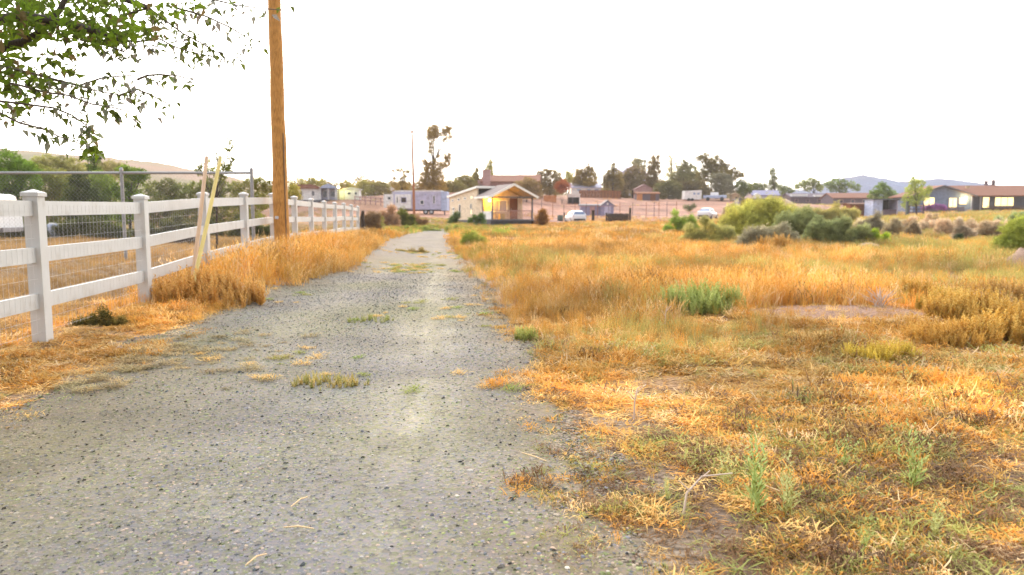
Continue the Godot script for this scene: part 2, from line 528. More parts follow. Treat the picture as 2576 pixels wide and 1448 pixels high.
func shed(called: String, label: String, category: String, px: float, d: float, w: float, dep: float, tall: float, rise: float, turn: float, wall: Material, roof: Material, across := false, group := "") -> Node3D:
	# origin in the middle of the front; the ridge runs along z, or along x when across
	var root := thing(called, label, category, G(px, d, -0.12), turn, group)
	var st := begin()
	if across:
		prism(st, PackedVector2Array([Vector2(0, 0), Vector2(dep, 0), Vector2(dep, tall), Vector2(dep * 0.5, tall + rise - 0.02), Vector2(0, tall)]), -w * 0.5, w * 0.5)
	else:
		prism(st, PackedVector2Array([Vector2(-w * 0.5, 0), Vector2(w * 0.5, 0), Vector2(w * 0.5, tall), Vector2(0, tall + rise - 0.02), Vector2(-w * 0.5, tall)]), -dep, 0.0)
	turned(st, wall, "wall", root, across)
	var e := 0.25
	var rs := begin()
	var half := dep * 0.5 if across else w * 0.5
	var mid := half if across else 0.0
	var drop := rise * e / half
	var poly := PackedVector2Array([Vector2(mid - half - e, tall - drop), Vector2(mid, tall + rise), Vector2(mid + half + e, tall - drop), Vector2(mid + half + e, tall - drop + 0.12), Vector2(mid, tall + rise + 0.14), Vector2(mid - half - e, tall - drop + 0.12)])
	if across:
		prism(rs, poly, -w * 0.5 - e, w * 0.5 + e)
	else:
		prism(rs, poly, -dep - e, e)
	turned(rs, roof, "roof", root, across)
	return root

func car(called: String, label: String, at: Vector3, turn: float, hatch: bool) -> Node3D:   # front towards -z, origin on the ground under the middle
	var root := thing(called, label, "car", at, turn)
	var body := begin()
	body.set_smooth_group(3)
	var L := 4.0 if hatch else 4.6
	# [z, half width, sill, belt]
	var stations := [[-0.5, 0.55, 0.36, 0.56], [-0.485, 0.74, 0.27, 0.68], [-0.42, 0.84, 0.22, 0.78], [-0.27, 0.875, 0.2, 0.9], [0.0, 0.885, 0.2, 0.96], [0.3, 0.885, 0.2, 1.0], [0.44, 0.85, 0.24, 1.02], [0.49, 0.76, 0.3, 0.98], [0.5, 0.62, 0.4, 0.84]]
	var rings := []
	for s in stations:
		var w: float = s[1]
		var lo: float = s[2]
		var hi: float = s[3]
		var ring := []
		for q in [[-0.86, lo], [-1.0, lo + (hi - lo) * 0.25], [-1.0, lo + (hi - lo) * 0.7], [-0.93, hi - 0.02], [-0.7, hi + 0.015], [0.7, hi + 0.015], [0.93, hi - 0.02], [1.0, lo + (hi - lo) * 0.7], [1.0, lo + (hi - lo) * 0.25], [0.86, lo]]:
			ring.append(Vector3(q[0] * w, q[1], s[0] * L))
		rings.append(ring)
	loft(body, rings)
	var cabin: Array = [[-0.2, 0.72, 0.93, 0.95], [-0.04, 0.64, 0.95, 1.38], [0.12, 0.63, 0.98, 1.47], [0.3, 0.61, 1.0, 1.45], [0.42, 0.6, 1.0, 1.34], [0.485, 0.66, 1.0, 1.02]] if hatch else [[-0.24, 0.72, 0.92, 0.94], [-0.07, 0.62, 0.95, 1.36], [0.06, 0.61, 0.97, 1.44], [0.2, 0.6, 0.99, 1.41], [0.28, 0.6, 1.0, 1.33], [0.4, 0.68, 1.0, 1.03]]
	rings = []
	for s in cabin:
		var ring := []
		for q in [[-1.0, s[2] - 0.05, 0.82], [-1.0, s[3] - 0.09, s[1]], [-0.86, s[3] - 0.02, s[1]], [-0.5, s[3], s[1]], [0.5, s[3], s[1]], [0.86, s[3] - 0.02, s[1]], [1.0, s[3] - 0.09, s[1]], [1.0, s[2] - 0.05, 0.82]]:
			ring.append(Vector3(q[0] * q[2], q[1], s[0] * L))
		rings.append(ring)
	loft(body, rings)
	part("body", body, M.paint, root)
	for s in [-1.0, 1.0]:
		var g := begin()
		g.set_smooth_group(-1)
		for k in range(1, cabin.size() - 2):
			var a: Array = cabin[k]
			var b: Array = cabin[k + 1]
			var za: float = a[0] * L + 0.05
			var zb: float = b[0] * L - 0.05
			quad(g, Vector3(s * 0.835, a[2] + 0.05, za), Vector3(s * 0.835, b[2] + 0.05, zb), Vector3(s * (b[1] + 0.045), b[3] - 0.13, zb), Vector3(s * (a[1] + 0.045), a[3] - 0.13, za))
		part("side_window", g, M.glass, root)
		for z in [-0.31, 0.31]:
			var w := begin()
			tube(w, [Vector3(s * 0.68, 0.31, z * L), Vector3(s * 0.895, 0.31, z * L)], [0.31, 0.31], 18)
			var wheel := part("wheel", w, M.rubber, root)
			var r := begin()
			tube(r, [Vector3(s * 0.88, 0.31, z * L), Vector3(s * 0.905, 0.31, z * L)], [0.2, 0.19], 14)
			part("rim", r, M.alloy, wheel)
		var t := begin()
		box(t, Vector3(s * 0.62, 0.84, 0.487 * L), Vector3(0.22, 0.15, 0.05))
		part("tail_light", t, M.tail, root)
	var a: Array = cabin[-2]
	var b: Array = cabin[-1]
	var n := Vector3(0, (b[0] - a[0]) * L, a[3] - b[3]).normalized() * 0.02
	var rw := begin()
	quad(rw, Vector3(-0.52, a[3] - 0.03, a[0] * L + 0.02) + n, Vector3(0.52, a[3] - 0.03, a[0] * L + 0.02) + n, Vector3(0.66, b[3] - 0.02, b[0] * L) + n, Vector3(-0.66, b[3] - 0.02, b[0] * L) + n)
	part("rear_window", rw, M.glass_blue, root)
	var bp := begin()
	box(bp, Vector3(0, 0.42, 0.5 * L + 0.01), Vector3(1.3, 0.2, 0.08))
	part("bumper", bp, M.dark, root)
	return root

func tiny_home() -> void:
	var root := thing("tiny_home", "cream tiny home with stepped roof and a lit gabled porch in front", "house", G(1290, 66), deg_to_rad(24.0))
	var W := 2.1
	# rear block: walls 3 m to 11 m back, its top slopes up towards the front
	var st := begin()
	prism(st, PackedVector2Array([Vector2(3.6, 0.42), Vector2(11.6, 0.42), Vector2(11.6, 2.75), Vector2(3.6, 3.42)]), -W, W)
	turned(st, M.cream, "rear_wall", root, true)
	st = begin()
	prism(st, PackedVector2Array([Vector2(3.25, 3.43), Vector2(3.25, 3.64), Vector2(11.95, 2.92), Vector2(11.95, 2.71)]), -W - 0.2, W + 0.2)
	turned(st, M.trim, "rear_roof", root, true)
	block("clerestory", root, Vector3(0, 3.1, -3.58), Vector3(3.9, 0.56, 0.06), M.dark)
	# front block behind the porch
	st = begin()
	prism(st, PackedVector2Array([Vector2(-W + 0.02, 0.42), Vector2(W - 0.02, 0.42), Vector2(W - 0.02, 2.56), Vector2(0, 3.5), Vector2(-W + 0.02, 2.56)]), -3.6, -2.4)
	part("front_wall", st, M.cream, root)
	var roof := gable_roof(root, -W - 0.32, W + 0.32, -3.55, 0.35, 2.46, 3.58, M.grey_roof)
	st = begin()
	for s in [-1.0, 1.0]:
		bar(st, Vector3(s * (W + 0.33), 2.5, 0.37), Vector3(0, 3.66, 0.37), 0.05, 0.2)
		box(st, Vector3(s * (W + 0.345), 2.52, -1.6), Vector3(0.05, 0.18, 3.86))
	part("fascia", st, M.trim, roof)
	# deck and skirt
	block("deck", root, Vector3(0, 0.43, -1.17), Vector3(2 * W + 0.1, 0.14, 2.44), M.slate)
	block("skirt", root, Vector3(0, 0.18, -5.9), Vector3(2 * W - 0.12, 0.46, 11.2), M.slate)
	for x in [-W + 0.09, 0.25, W - 0.09]:
		block("porch_post", root, Vector3(x, 1.5, -0.08), Vector3(0.13, 2.0 if absf(x) > 1.0 else 0.01, 0.13), M.slate)
	block("porch_post", root, Vector3(-W + 0.09, 1.5, -2.3), Vector3(0.12, 2.0, 0.12), M.slate)
	block("side_panel", root, Vector3(-W + 0.06, 0.88, -1.2), Vector3(0.05, 0.74, 2.0), M.white)
	block("beam", root, Vector3(0, 2.52, -0.08), Vector3(2 * W, 0.12, 0.12), M.slate)
	var rail := block("railing", root, Vector3(0.1, 1.3, -0.05), Vector3(2 * W - 0.5, 0.06, 0.07), M.pink)
	for i in 26:
		block("baluster", rail, Vector3(-1.68 + i * 0.142, 0.9, -0.05), Vector3(0.035, 0.74, 0.035), M.pink)
	block("railing", root, Vector3(W - 0.06, 1.3, -1.2), Vector3(0.07, 0.06, 2.1), M.pink)
	# front of the house inside the porch
	window(root, Vector3(-0.35, 1.75, -2.4), 1.7, 1.15, 0.0, M.sheen, M.trim, 1)
	var door := block("door", root, Vector3(1.15, 1.5, -2.37), Vector3(0.8, 1.98, 0.05), M.wood)
	block("handle", door, Vector3(0.84, 1.45, -2.32), Vector3(0.04, 0.12, 0.05), M.tin)
	block("chair_seat", root, Vector3(-0.4, 0.75, -1.7), Vector3(0.5, 0.5, 0.45), M.guard)
	var l := OmniLight3D.new()
	l.position = Vector3(-1.5, 2.3, -1.95)
	l.light_color = Color(1.0, 0.72, 0.12)
	l.light_energy = 7.0
	l.light_size = 0.08
	l.omni_range = 12.0
	l.shadow_enabled = true
	l.name = "porch_light"
	root.add_child(l)
	st = begin()
	tube(st, [Vector3(-1.5, 2.14, -1.95), Vector3(-1.5, 2.38, -1.95)], [0.09, 0.11], 10)
	var lamp := part("porch_lamp", st, M.lamp, root)
	block("lamp_bracket", lamp, Vector3(-1.5, 2.4, -2.17), Vector3(0.06, 0.04, 0.45), M.dark)
	# long side, facing left
	var left := -PI / 2
	for k in 4:
		window(root, Vector3(-W, 2.55 - 0.06 * (k - 1), -5.0 - k * 1.85), 0.62, 0.24, left, M.lit if k == 0 else M.glass, M.trim)
	window(root, Vector3(-W, 1.75, -5.2), 0.4, 0.5, left, M.glass, M.trim)
	window(root, Vector3(-W, 1.2, -5.1), 0.35, 0.45, left, M.lit, M.trim)
	window(root, Vector3(-W, 1.35, -8.4), 0.55, 1.3, left, M.glass, M.trim)
	window(root, Vector3(-W, 1.55, -10.3), 0.6, 0.3, left, M.glass, M.trim)
	window(root, Vector3(-W, 1.15, -10.4), 0.4, 0.55, left, M.white, M.trim)
	# a porch window facing left
	block("steps", root, Vector3(W + 0.35, 0.2, -0.7), Vector3(0.6, 0.42, 1.0), M.deck)

func travel_trailer() -> void:
	var root := thing("travel_trailer", "long pale lavender travel trailer with white roof behind the cream tiny home", "trailer", G(1062, 95, 0.0), deg_to_rad(-3.0))
	var y0 := 0.62
	var st := begin()
	prism(st, PackedVector2Array([Vector2(-3.75, y0 + 0.1), Vector2(-3.6, y0), Vector2(2.55, y0), Vector2(2.55, y0 + 2.42), Vector2(-3.5, y0 + 2.32), Vector2(-3.75, y0 + 2.0)]), -2.5, 0.0)
	part("body", st, M.lavender, root)
	block("roof", root, Vector3(-0.5, y0 + 2.44, -1.25), Vector3(6.2, 0.16, 2.56), M.white)
	var front := block("nose", root, Vector3(-4.4, y0 + 1.15, -1.25), Vector3(1.4, 1.75, 2.2), M.white)
	block("nose_window", front, Vector3(-4.35, y0 + 1.5, -0.14), Vector3(0.35, 0.3, 0.03), M.glass)
	st = begin()
	prism(st, PackedVector2Array([Vector2(-3.45, y0 + 0.15), Vector2(-1.35, y0 + 0.15), Vector2(-1.35, y0 + 2.0), Vector2(-3.45, y0 + 2.0)]), -0.3, 0.42)
	part("slide_out", st, M.white, root)
	block("tail", root, Vector3(2.95, y0 + 1.12, -1.2), Vector3(0.78, 2.5, 2.3), M.pale_blue)
	window(root, Vector3(-2.3, y0 + 1.25, 0.42), 0.75, 0.75, 0.0, M.umber, M.lavender)
	window(root, Vector3(-3.15, y0 + 1.25, 0.42), 0.22, 0.85, 0.0, M.glass, M.trim)
	window(root, Vector3(0.05, y0 + 0.95, 0.0), 0.5, 0.55, 0.0, M.glass, M.trim)
	window(root, Vector3(1.65, y0 + 1.3, 0.0), 0.28, 1.05, 0.0, M.glass, M.trim)
	window(root, Vector3(0.55, y0 + 2.0, 0.0), 0.25, 0.2, 0.0, M.pale_glass, M.lavender)
	block("chassis", root, Vector3(0.0, y0 - 0.09, -1.25), Vector3(5.8, 0.17, 2.2), M.dark)
	for x in [0.5, 1.25]:
		var w := begin()
		tube(w, [Vector3(x, 0.33, -0.35), Vector3(x, 0.33, -0.1)], [0.34, 0.34], 16)
		var wheel := part("wheel", w, M.rubber, root)
		var r := begin()
		tube(r, [Vector3(x, 0.33, -0.12), Vector3(x, 0.33, -0.085)], [0.18, 0.17], 12)
		part("rim", r, M.alloy, wheel)
	for x in [-4.6, 2.95]:
		block("jack_stand", root, Vector3(x, 0.2, -0.6), Vector3(0.14, 0.85, 0.14), M.slate)

func cottage() -> void:
	var root := thing("white_cottage", "small white cottage with columned porch on the rise beyond the rail fence", "house", G(800, 125), deg_to_rad(12.0))
	block("foundation", root, Vector3(-0.2, 0.0, -3.0), Vector3(7.2, 0.7, 6.2), M.slate)
	var st := begin()
	prism(st, PackedVector2Array([Vector2(-3.4, 0.35), Vector2(0.5, 0.35), Vector2(0.5, 2.35), Vector2(-3.4, 2.35)]), -6.0, 0.0)
	part("wall", st, M.white, root)
	st = begin()
	prism(st, PackedVector2Array([Vector2(-4.0, 2.3), Vector2(0.9, 2.3), Vector2(0.9, 2.5), Vector2(-1.0, 3.1), Vector2(-3.2, 2.95), Vector2(-4.0, 2.5)]), -6.3, 0.3)
	part("roof", st, M.brown_roof, root)
	var porch := block("porch_floor", root, Vector3(1.95, 0.32, -0.8), Vector3(2.9, 0.16, 3.0), M.slate)
	for x in [0.65, 2.0, 3.25]:
		block("column", porch, Vector3(x, 1.4, 0.55), Vector3(0.16, 2.0, 0.16), M.white)
	st = begin()
	prism(st, PackedVector2Array([Vector2(0.52, 2.4), Vector2(3.55, 2.4), Vector2(3.1, 2.75), Vector2(2.0, 3.2), Vector2(0.9, 2.75)]), -3.0, 0.75)
	part("porch_gable", st, M.pale_blue, root)
	st = begin()
	prism(st, PackedVector2Array([Vector2(0.53, 0.4), Vector2(3.4, 0.4), Vector2(3.4, 2.4), Vector2(0.53, 2.4)]), -5.5, -2.3)
	part("porch_wall", st, M.lavender, root)
	window(root, Vector3(1.3, 1.5, -2.3), 0.8, 1.2, 0.0, M.glass, M.white)
	window(root, Vector3(2.65, 1.5, -2.3), 0.8, 1.2, 0.0, M.glass, M.white)
	for x in [-2.6, -0.6]:
		window(root, Vector3(x, 1.5, 0.0), 0.5, 0.85, 0.0, M.slate, M.white)

func hill_house() -> void:
	var root := thing("hill_house", "pinkish house with red-brown roof and broad chimney above the tiny home", "house", G(1280, 140, -0.3), deg_to_rad(-6.0))
	block("wall", root, Vector3(0.2, 1.4, -3.5), Vector3(10.8, 2.8, 6.6), M.pink)
	var st := begin()
	prism(st, PackedVector2Array([Vector2(-0.5, 2.75), Vector2(7.6, 2.75), Vector2(7.6, 2.9), Vector2(3.5, 4.35), Vector2(-0.5, 2.9)]), -5.6, 6.0)
	turned(st, M.brown_roof, "roof", root, true)
	st = begin()
	box(st, Vector3(-4.3, 2.5, 0.3), Vector3(1.5, 5.0, 0.8))
	box(st, Vector3(-4.3, 5.05, 0.3), Vector3(1.66, 0.14, 0.95))
	part("chimney", st, M.pink, root)
	block("gable_wall", root, Vector3(-5.5, 1.6, -1.6), Vector3(1.3, 3.2, 3.0), M.pink)
	window(root, Vector3(-5.5, 1.9, -0.1), 0.4, 0.9, 0.0, M.slate, M.pink)
	window(root, Vector3(-0.6, 1.75, -0.2), 1.1, 1.0, 0.0, M.pale_glass, M.white, 1)
	window(root, Vector3(1.6, 1.75, -0.2), 1.1, 1.0, 0.0, M.pale_blue, M.white, 1)

func right_house() -> void:
	var root := thing("ranch_house", "blue-grey ranch house with red-brown roof and brightly lit windows", "house", G(2364, 110, -0.1), deg_to_rad(-4.0))
	# gabled wing towards the field
	var st := begin()
	prism(st, PackedVector2Array([Vector2(-4.3, 0), Vector2(4.3, 0), Vector2(4.3, 2.55), Vector2(0, 3.95), Vector2(-4.3, 2.55)]), -7.0, 0.0)
	part("wall", st, M.blue_grey, root)
	var roof := gable_roof(root, -4.9, 4.9, -7.2, 0.45, 2.37, 3.98, M.brown_roof)
	st = begin()
	for s in [-1.0, 1.0]:
		bar(st, Vector3(s * 4.9, 2.43, 0.48), Vector3(0, 4.05, 0.48), 0.05, 0.2)
	part("fascia", st, M.slate, roof)
	# long wing to the right
	block("wall", root, Vector3(11.3, 1.28, -4.6), Vector3(14.0, 2.56, 5.6), M.slate)
	st = begin()
	prism(st, PackedVector2Array([Vector2(0.6, 2.45), Vector2(4.6, 4.1), Vector2(8.6, 2.45), Vector2(8.6, 2.6), Vector2(4.6, 4.27), Vector2(0.6, 2.6)]), 0.2, 18.6)
	turned(st, M.brown_roof, "roof", root, true)
	block("roof_vent", root, Vector3(5.0, 3.95, -2.6), Vector3(0.45, 0.4, 0.4), M.tan)
	for x in [9.0, 10.1]:
		block("chimney_pipe", root, Vector3(x, 4.6, -4.9), Vector3(0.35, 0.8 if x < 10.0 else 1.1, 0.35), M.plum)
	window(root, Vector3(-1.95, 1.55, 0.0), 1.7, 1.6, 0.0, M.lit, M.blue_grey, 1)
	window(root, Vector3(1.55, 1.4, 0.0), 1.3, 1.75, 0.0, M.lit, M.blue_grey, 1)
	window(root, Vector3(3.0, 1.75, 0.0), 1.25, 1.1, 0.0, M.lit, M.blue_grey)
	window(root, Vector3(7.4, 1.55, -1.8), 1.1, 1.75, 0.0, M.lit, M.slate)
	window(root, Vector3(10.1, 1.65, -1.8), 2.9, 1.5, 0.0, M.lit, M.slate, 2)
	block("downpipe", root, Vector3(4.24, 1.25, 0.06), Vector3(0.1, 2.4, 0.1), M.pale_blue)
	for x in [4.9, 6.1]:
		block("porch_post", root, Vector3(x, 1.25, -0.9), Vector3(0.2, 2.5, 0.2), M.grey)
	var st2 := begin()
	tube(st2, [Vector3(3.3, 2.02, 0.2), Vector3(3.3, 2.2, 0.22), Vector3(3.3, 2.38, 0.2)], [0.12, 0.2, 0.12], 12)
	part("porch_lamp", st2, M.lamp, root)
	var l := OmniLight3D.new()
	l.position = Vector3(3.3, 2.2, 0.6)
	l.light_color = Color(1.0, 0.88, 0.6)
	l.light_energy = 5.0
	l.light_size = 0.2
	l.omni_range = 14.0
	l.shadow_enabled = true
	l.name = "porch_light"
	root.add_child(l)
	var deck := block("deck", root, Vector3(10.3, 0.62, -0.6), Vector3(8.0, 0.22, 2.2), M.deck)
	block("deck_rail", deck, Vector3(10.3, 0.95, 0.45), Vector3(8.0, 0.1, 0.08), M.deck)
	for i in 18:
		block("baluster", deck, Vector3(6.45 + i * 0.45, 0.78, 0.45), Vector3(0.07, 0.3, 0.06), M.deck)
	block("deck_shade_board", deck, Vector3(10.3, 0.26, 0.2), Vector3(7.8, 0.5, 0.1), M.umber)  # dark board painting in the shade beneath the deck
	# low grey fence before the gable
	var f := thing("picket_fence", "low purple-grey slatted fence before the lit ranch house", "fence", G(2368, 107, -0.05), deg_to_rad(-4.0))
	for i in 30:
		block("slat", f, Vector3(-2.9 + i * 0.2, 0.42, 0.0), Vector3(0.15, 0.84, 0.025), M.plum)
	for y in [0.2, 0.66]:
		block("rail", f, Vector3(0, y, -0.035), Vector3(6.0, 0.08, 0.04), M.plum)

# ---------------------------------------------------------------- the land
func axis(parts: Array) -> PackedFloat32Array:   # [from, to, step] runs
	var out := PackedFloat32Array()
	for p in parts:
		var v: float = p[0]
		while v < p[1] - 0.001:
			out.append(v)
			v += p[2]
	out.append(parts[-1][1])
	return out

func sheet(called: String, xs: PackedFloat32Array, ds: PackedFloat32Array, height: Callable, tint: Callable, keep: Callable, m: Material, across: Callable) -> MeshInstance3D:
	var v := PackedVector3Array()
	var n := PackedVector3Array()
	var c := PackedColorArray()
	var idx := PackedInt32Array()
	var nx := xs.size()
	for d in ds:
		for x0 in xs:
			var x: float = across.call(x0, d)
			var y: float = height.call(x, d)
			v.append(Vector3(x, y, -d))
			var e := maxf(0.15, d * 0.01)
			n.append(Vector3(h(x - e, -d) - h(x + e, -d), 2.0 * e, h(x, -d - e) - h(x, -d + e)).normalized())
			c.append(tint.call(x, d))
	for j in ds.size() - 1:
		for i in nx - 1:
			var a := j * nx + i
			if not keep.call((xs[i] + xs[i + 1]) * 0.5, (ds[j] + ds[j + 1]) * 0.5):
				continue
			idx.append_array(PackedInt32Array([a, a + nx, a + 1, a + 1, a + nx, a + nx + 1]))
	var arr := []
	arr.resize(Mesh.ARRAY_MAX)
	arr[Mesh.ARRAY_VERTEX] = v
	arr[Mesh.ARRAY_NORMAL] = n
	arr[Mesh.ARRAY_COLOR] = c
	arr[Mesh.ARRAY_INDEX] = idx
	var mesh := ArrayMesh.new()
	mesh.add_surface_from_arrays(Mesh.PRIMITIVE_TRIANGLES, arr)
	var o := MeshInstance3D.new()
	o.mesh = mesh
	o.material_override = m
	o.name = numbered(called)
	add_child(o, true)
	o.set_meta("kind", "structure")
	return o

func soil_tint(x: float, d: float) -> Color:
	var dry := Color(0.36, 0.21, 0.09)
	var bare := Color(0.44, 0.28, 0.20)
	var yard := Color(0.27, 0.17, 0.075)
	var bank := Color(0.50, 0.27, 0.19)
	var k := wob.get_noise_2d(x * 2.0, d * 2.0)
	var c := dry.lerp(bare, smoothstep(0.05, 0.4, k) * 0.6)
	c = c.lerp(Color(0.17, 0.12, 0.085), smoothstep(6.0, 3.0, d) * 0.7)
	if d < 50.0:
		c = c.lerp(Color(0.40, 0.34, 0.27), smoothstep(0.6, 0.0, off_road(x, d)) * 0.9)
	if x < -3.0:
		c = c.lerp(yard, smoothstep(-4.2 - 0.1 * d, -5.2 - 0.1 * d, x))
	var mound := exp(-(pow((x - 3.9) / 1.3, 2.0) + pow((d - 8.6) / 1.0, 2.0)))
	c = c.lerp(Color(0.40, 0.24, 0.16), clampf(mound * 1.5, 0.0, 1.0))
	c = c.lerp(bank, smoothstep(60.0, 80.0, d) * smoothstep(1700.0, 300.0, absf(x / maxf(d, 1.0) * FOCAL - 100.0)))
	c = c.lerp(Color(0.24, 0.11, 0.055), smoothstep(82.0, 98.0, d) * smoothstep(1010.0, 940.0, x / maxf(d, 1.0) * FOCAL + 1288.0))
	c = c.lerp(Color(0.24, 0.20, 0.08), smoothstep(140.0, 220.0, d))
	c *= 1.0 + 0.35 * wob.get_noise_2d(x * 9.0 + 50.0, d * 9.0) + smoothstep(70.0, 90.0, d) * (0.5 * wob.get_noise_2d(x * 1.5, d * 3.0) + 0.4 * wob.get_noise_2d(x * 6.0, d * 9.0 + 33.0))
	c.a = 1.0
	return c

func road_tint(x: float, d: float) -> Color:
	var grey := Color(0.265, 0.246, 0.216)
	var t := (x - edge(LE, d)) / maxf(edge(RE, d) - edge(LE, d), 0.5)
	var track := exp(-pow((t - 0.33) / 0.10, 2.0)) * 0.4 + exp(-pow((t - 0.76) / 0.10, 2.0))
	var ribs := 1.0 + 0.14 * sin(t * 95.0 + 3.0 * wob.get_noise_2d(1.0, d * 3.0)) * smoothstep(0.2, 0.7, track)
	var c := grey.lerp(Color(0.42, 0.385, 0.31) * ribs, clampf(track * 0.95, 0.0, 1.0))
	var k := wob.get_noise_2d(x * 6.0, d * 6.0 + 90.0)
	c = c.lerp(Color(0.22, 0.22, 0.11), clampf(k * 1.2, 0.0, 0.6))
	c = c.lerp(Color(0.215, 0.205, 0.22), clampf(-k * 1.3, 0.0, 0.6))
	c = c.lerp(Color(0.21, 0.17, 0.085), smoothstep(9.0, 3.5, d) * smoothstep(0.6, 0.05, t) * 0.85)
	c = c.lerp(Color(0.30, 0.23, 0.15), smoothstep(-0.7, 0.1, off_road(x, d)) * 0.85)
	c = c.lerp(Color(0.27, 0.255, 0.26), smoothstep(13.0, 22.0, d) * 0.6)
	c *= 1.0 + 0.3 * wob.get_noise_2d(x * 22.0, d * 22.0)
	c.a = 1.0
	return c

func land() -> void:
	var xs := axis([[-4000.0, -400.0, 900.0], [-400.0, -100.0, 30.0], [-100.0, -30.0, 5.0], [-30.0, -10.0, 1.5], [-10.0, 9.0, 0.3], [9.0, 30.0, 1.5], [30.0, 100.0, 5.0], [100.0, 400.0, 30.0], [400.0, 4000.0, 900.0]])
	var ds := axis([[-400.0, -40.0, 60.0], [-40.0, -4.0, 4.0], [-4.0, 0.0, 1.0], [0.0, 16.0, 0.3], [16.0, 60.0, 1.0], [60.0, 170.0, 2.5], [170.0, 420.0, 15.0], [420.0, 6000.0, 700.0]])
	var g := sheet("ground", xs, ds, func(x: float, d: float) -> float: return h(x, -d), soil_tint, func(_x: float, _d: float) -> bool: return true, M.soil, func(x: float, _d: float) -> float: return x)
	tag(g, "dry tan earth of the field, yard and rising bank", "", "", "structure")
	var rt := axis([[0.0, 1.0, 0.02]])
	var rd := axis([[-4.0, 1.0, 0.5], [1.0, 16.0, 0.12], [16.0, 50.0, 0.5]])
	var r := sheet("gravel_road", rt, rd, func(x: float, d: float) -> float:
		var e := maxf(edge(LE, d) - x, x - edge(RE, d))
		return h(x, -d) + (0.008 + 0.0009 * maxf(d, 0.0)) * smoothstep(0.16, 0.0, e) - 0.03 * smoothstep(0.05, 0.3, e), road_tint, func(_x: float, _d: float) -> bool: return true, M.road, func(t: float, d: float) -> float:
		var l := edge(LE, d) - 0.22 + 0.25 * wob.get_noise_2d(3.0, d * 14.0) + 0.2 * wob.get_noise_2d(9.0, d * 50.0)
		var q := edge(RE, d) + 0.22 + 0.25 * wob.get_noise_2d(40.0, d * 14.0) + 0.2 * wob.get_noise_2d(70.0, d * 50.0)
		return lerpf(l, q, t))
	tag(r, "grey gravel drive running up to the tiny home", "", "", "structure")
	# the hill on the left and the far mountains
	hill("hill", "tan grassy hill sloping down behind the yard trees", 300.0, [[-1500, 250], [-700, 310], [-200, 352], [0, 373], [120, 384], [240, 394], [330, 403], [400, 410], [470, 425], [540, 437], [650, 462], [760, 480], [900, 500]], 0.50, Color(0.30, 0.185, 0.12), Color(0.14, 0.13, 0.05), 160.0)
	hill("mountain", "blue hazy mountain ridge on the far skyline", 560.0, [[1500, 520], [1880, 476], [2040, 478], [2080, 462], [2110, 448], [2140, 446], [2172, 441], [2200, 446], [2230, 450], [2255, 458], [2290, 455], [2330, 452], [2360, 449], [2390, 450], [2420, 456], [2470, 462], [2520, 468], [2576, 470], [2900, 455], [3400, 480], [4000, 520]], 0.5, Color(0.055, 0.095, 0.19), Color(0.05, 0.08, 0.15), 280.0)  # haze blue is partly painted into the ridge colours

func hill(called: String, label: String, d: float, line: Array, fall: float, ca: Color, cb: Color, deep: float) -> void:
	var st := begin()
	st.set_smooth_group(1)
	var rows := 12
	var cols := []
	for i in (line.size() - 1) * 5 + 1:
		var k := mini(i / 5, line.size() - 2)
		var t := (i - k * 5) / 5.0
		var px := lerpf(line[k][0], line[k + 1][0], t)
		var py := lerpf(line[k][1], line[k + 1][1], t)
		var top := P(px, py, d)
		var col := []
		for j in rows + 1:
			var u := j / float(rows)
			var base := 2.0
			var p := Vector3(top.x * (1.0 - fall * 0.35 * u), lerpf(base, top.y, pow(1.0 - u, 1.3)), top.z + deep * u)
			var w := wob.get_noise_2d(p.x * 60.0 / d, p.z * 60.0 / d + u * 30.0)
			p.y += w * top.y * 0.10 * sin(u * PI)
			if j == 0:
				p.y += 0.03 * top.y * wob.get_noise_2d(px * 0.9, 3.0)
			col.append([p, ca.lerp(cb, clampf(0.4 + w * 1.4 + u * 0.3, 0.0, 1.0))])
		var back := top + Vector3(0, -top.y * 0.9, -deep)
		col.push_front([back, ca])
		cols.append(col)
	for i in cols.size() - 1:
		for j in rows + 1:
			for q in [[i, j], [i + 1, j], [i + 1, j + 1], [i, j], [i + 1, j + 1], [i, j + 1]]:
				st.set_color(cols[q[0]][q[1]][1])
				st.add_vertex(cols[q[0]][q[1]][0])
	var o := part(called, st, M.far, self)
	tag(o, label, "", "", "structure")

# ---------------------------------------------------------------- grass
const ORANGE := Color(0.66, 0.325, 0.055)
const STRAW := Color(0.76, 0.50, 0.17)
const OCHRE := Color(0.56, 0.325, 0.065)
const BROWN := Color(0.28, 0.15, 0.045)
const OLIVE := Color(0.36, 0.31, 0.06)
const GREEN := Color(0.27, 0.37, 0.05)
const PALE := Color(0.80, 0.57, 0.29)

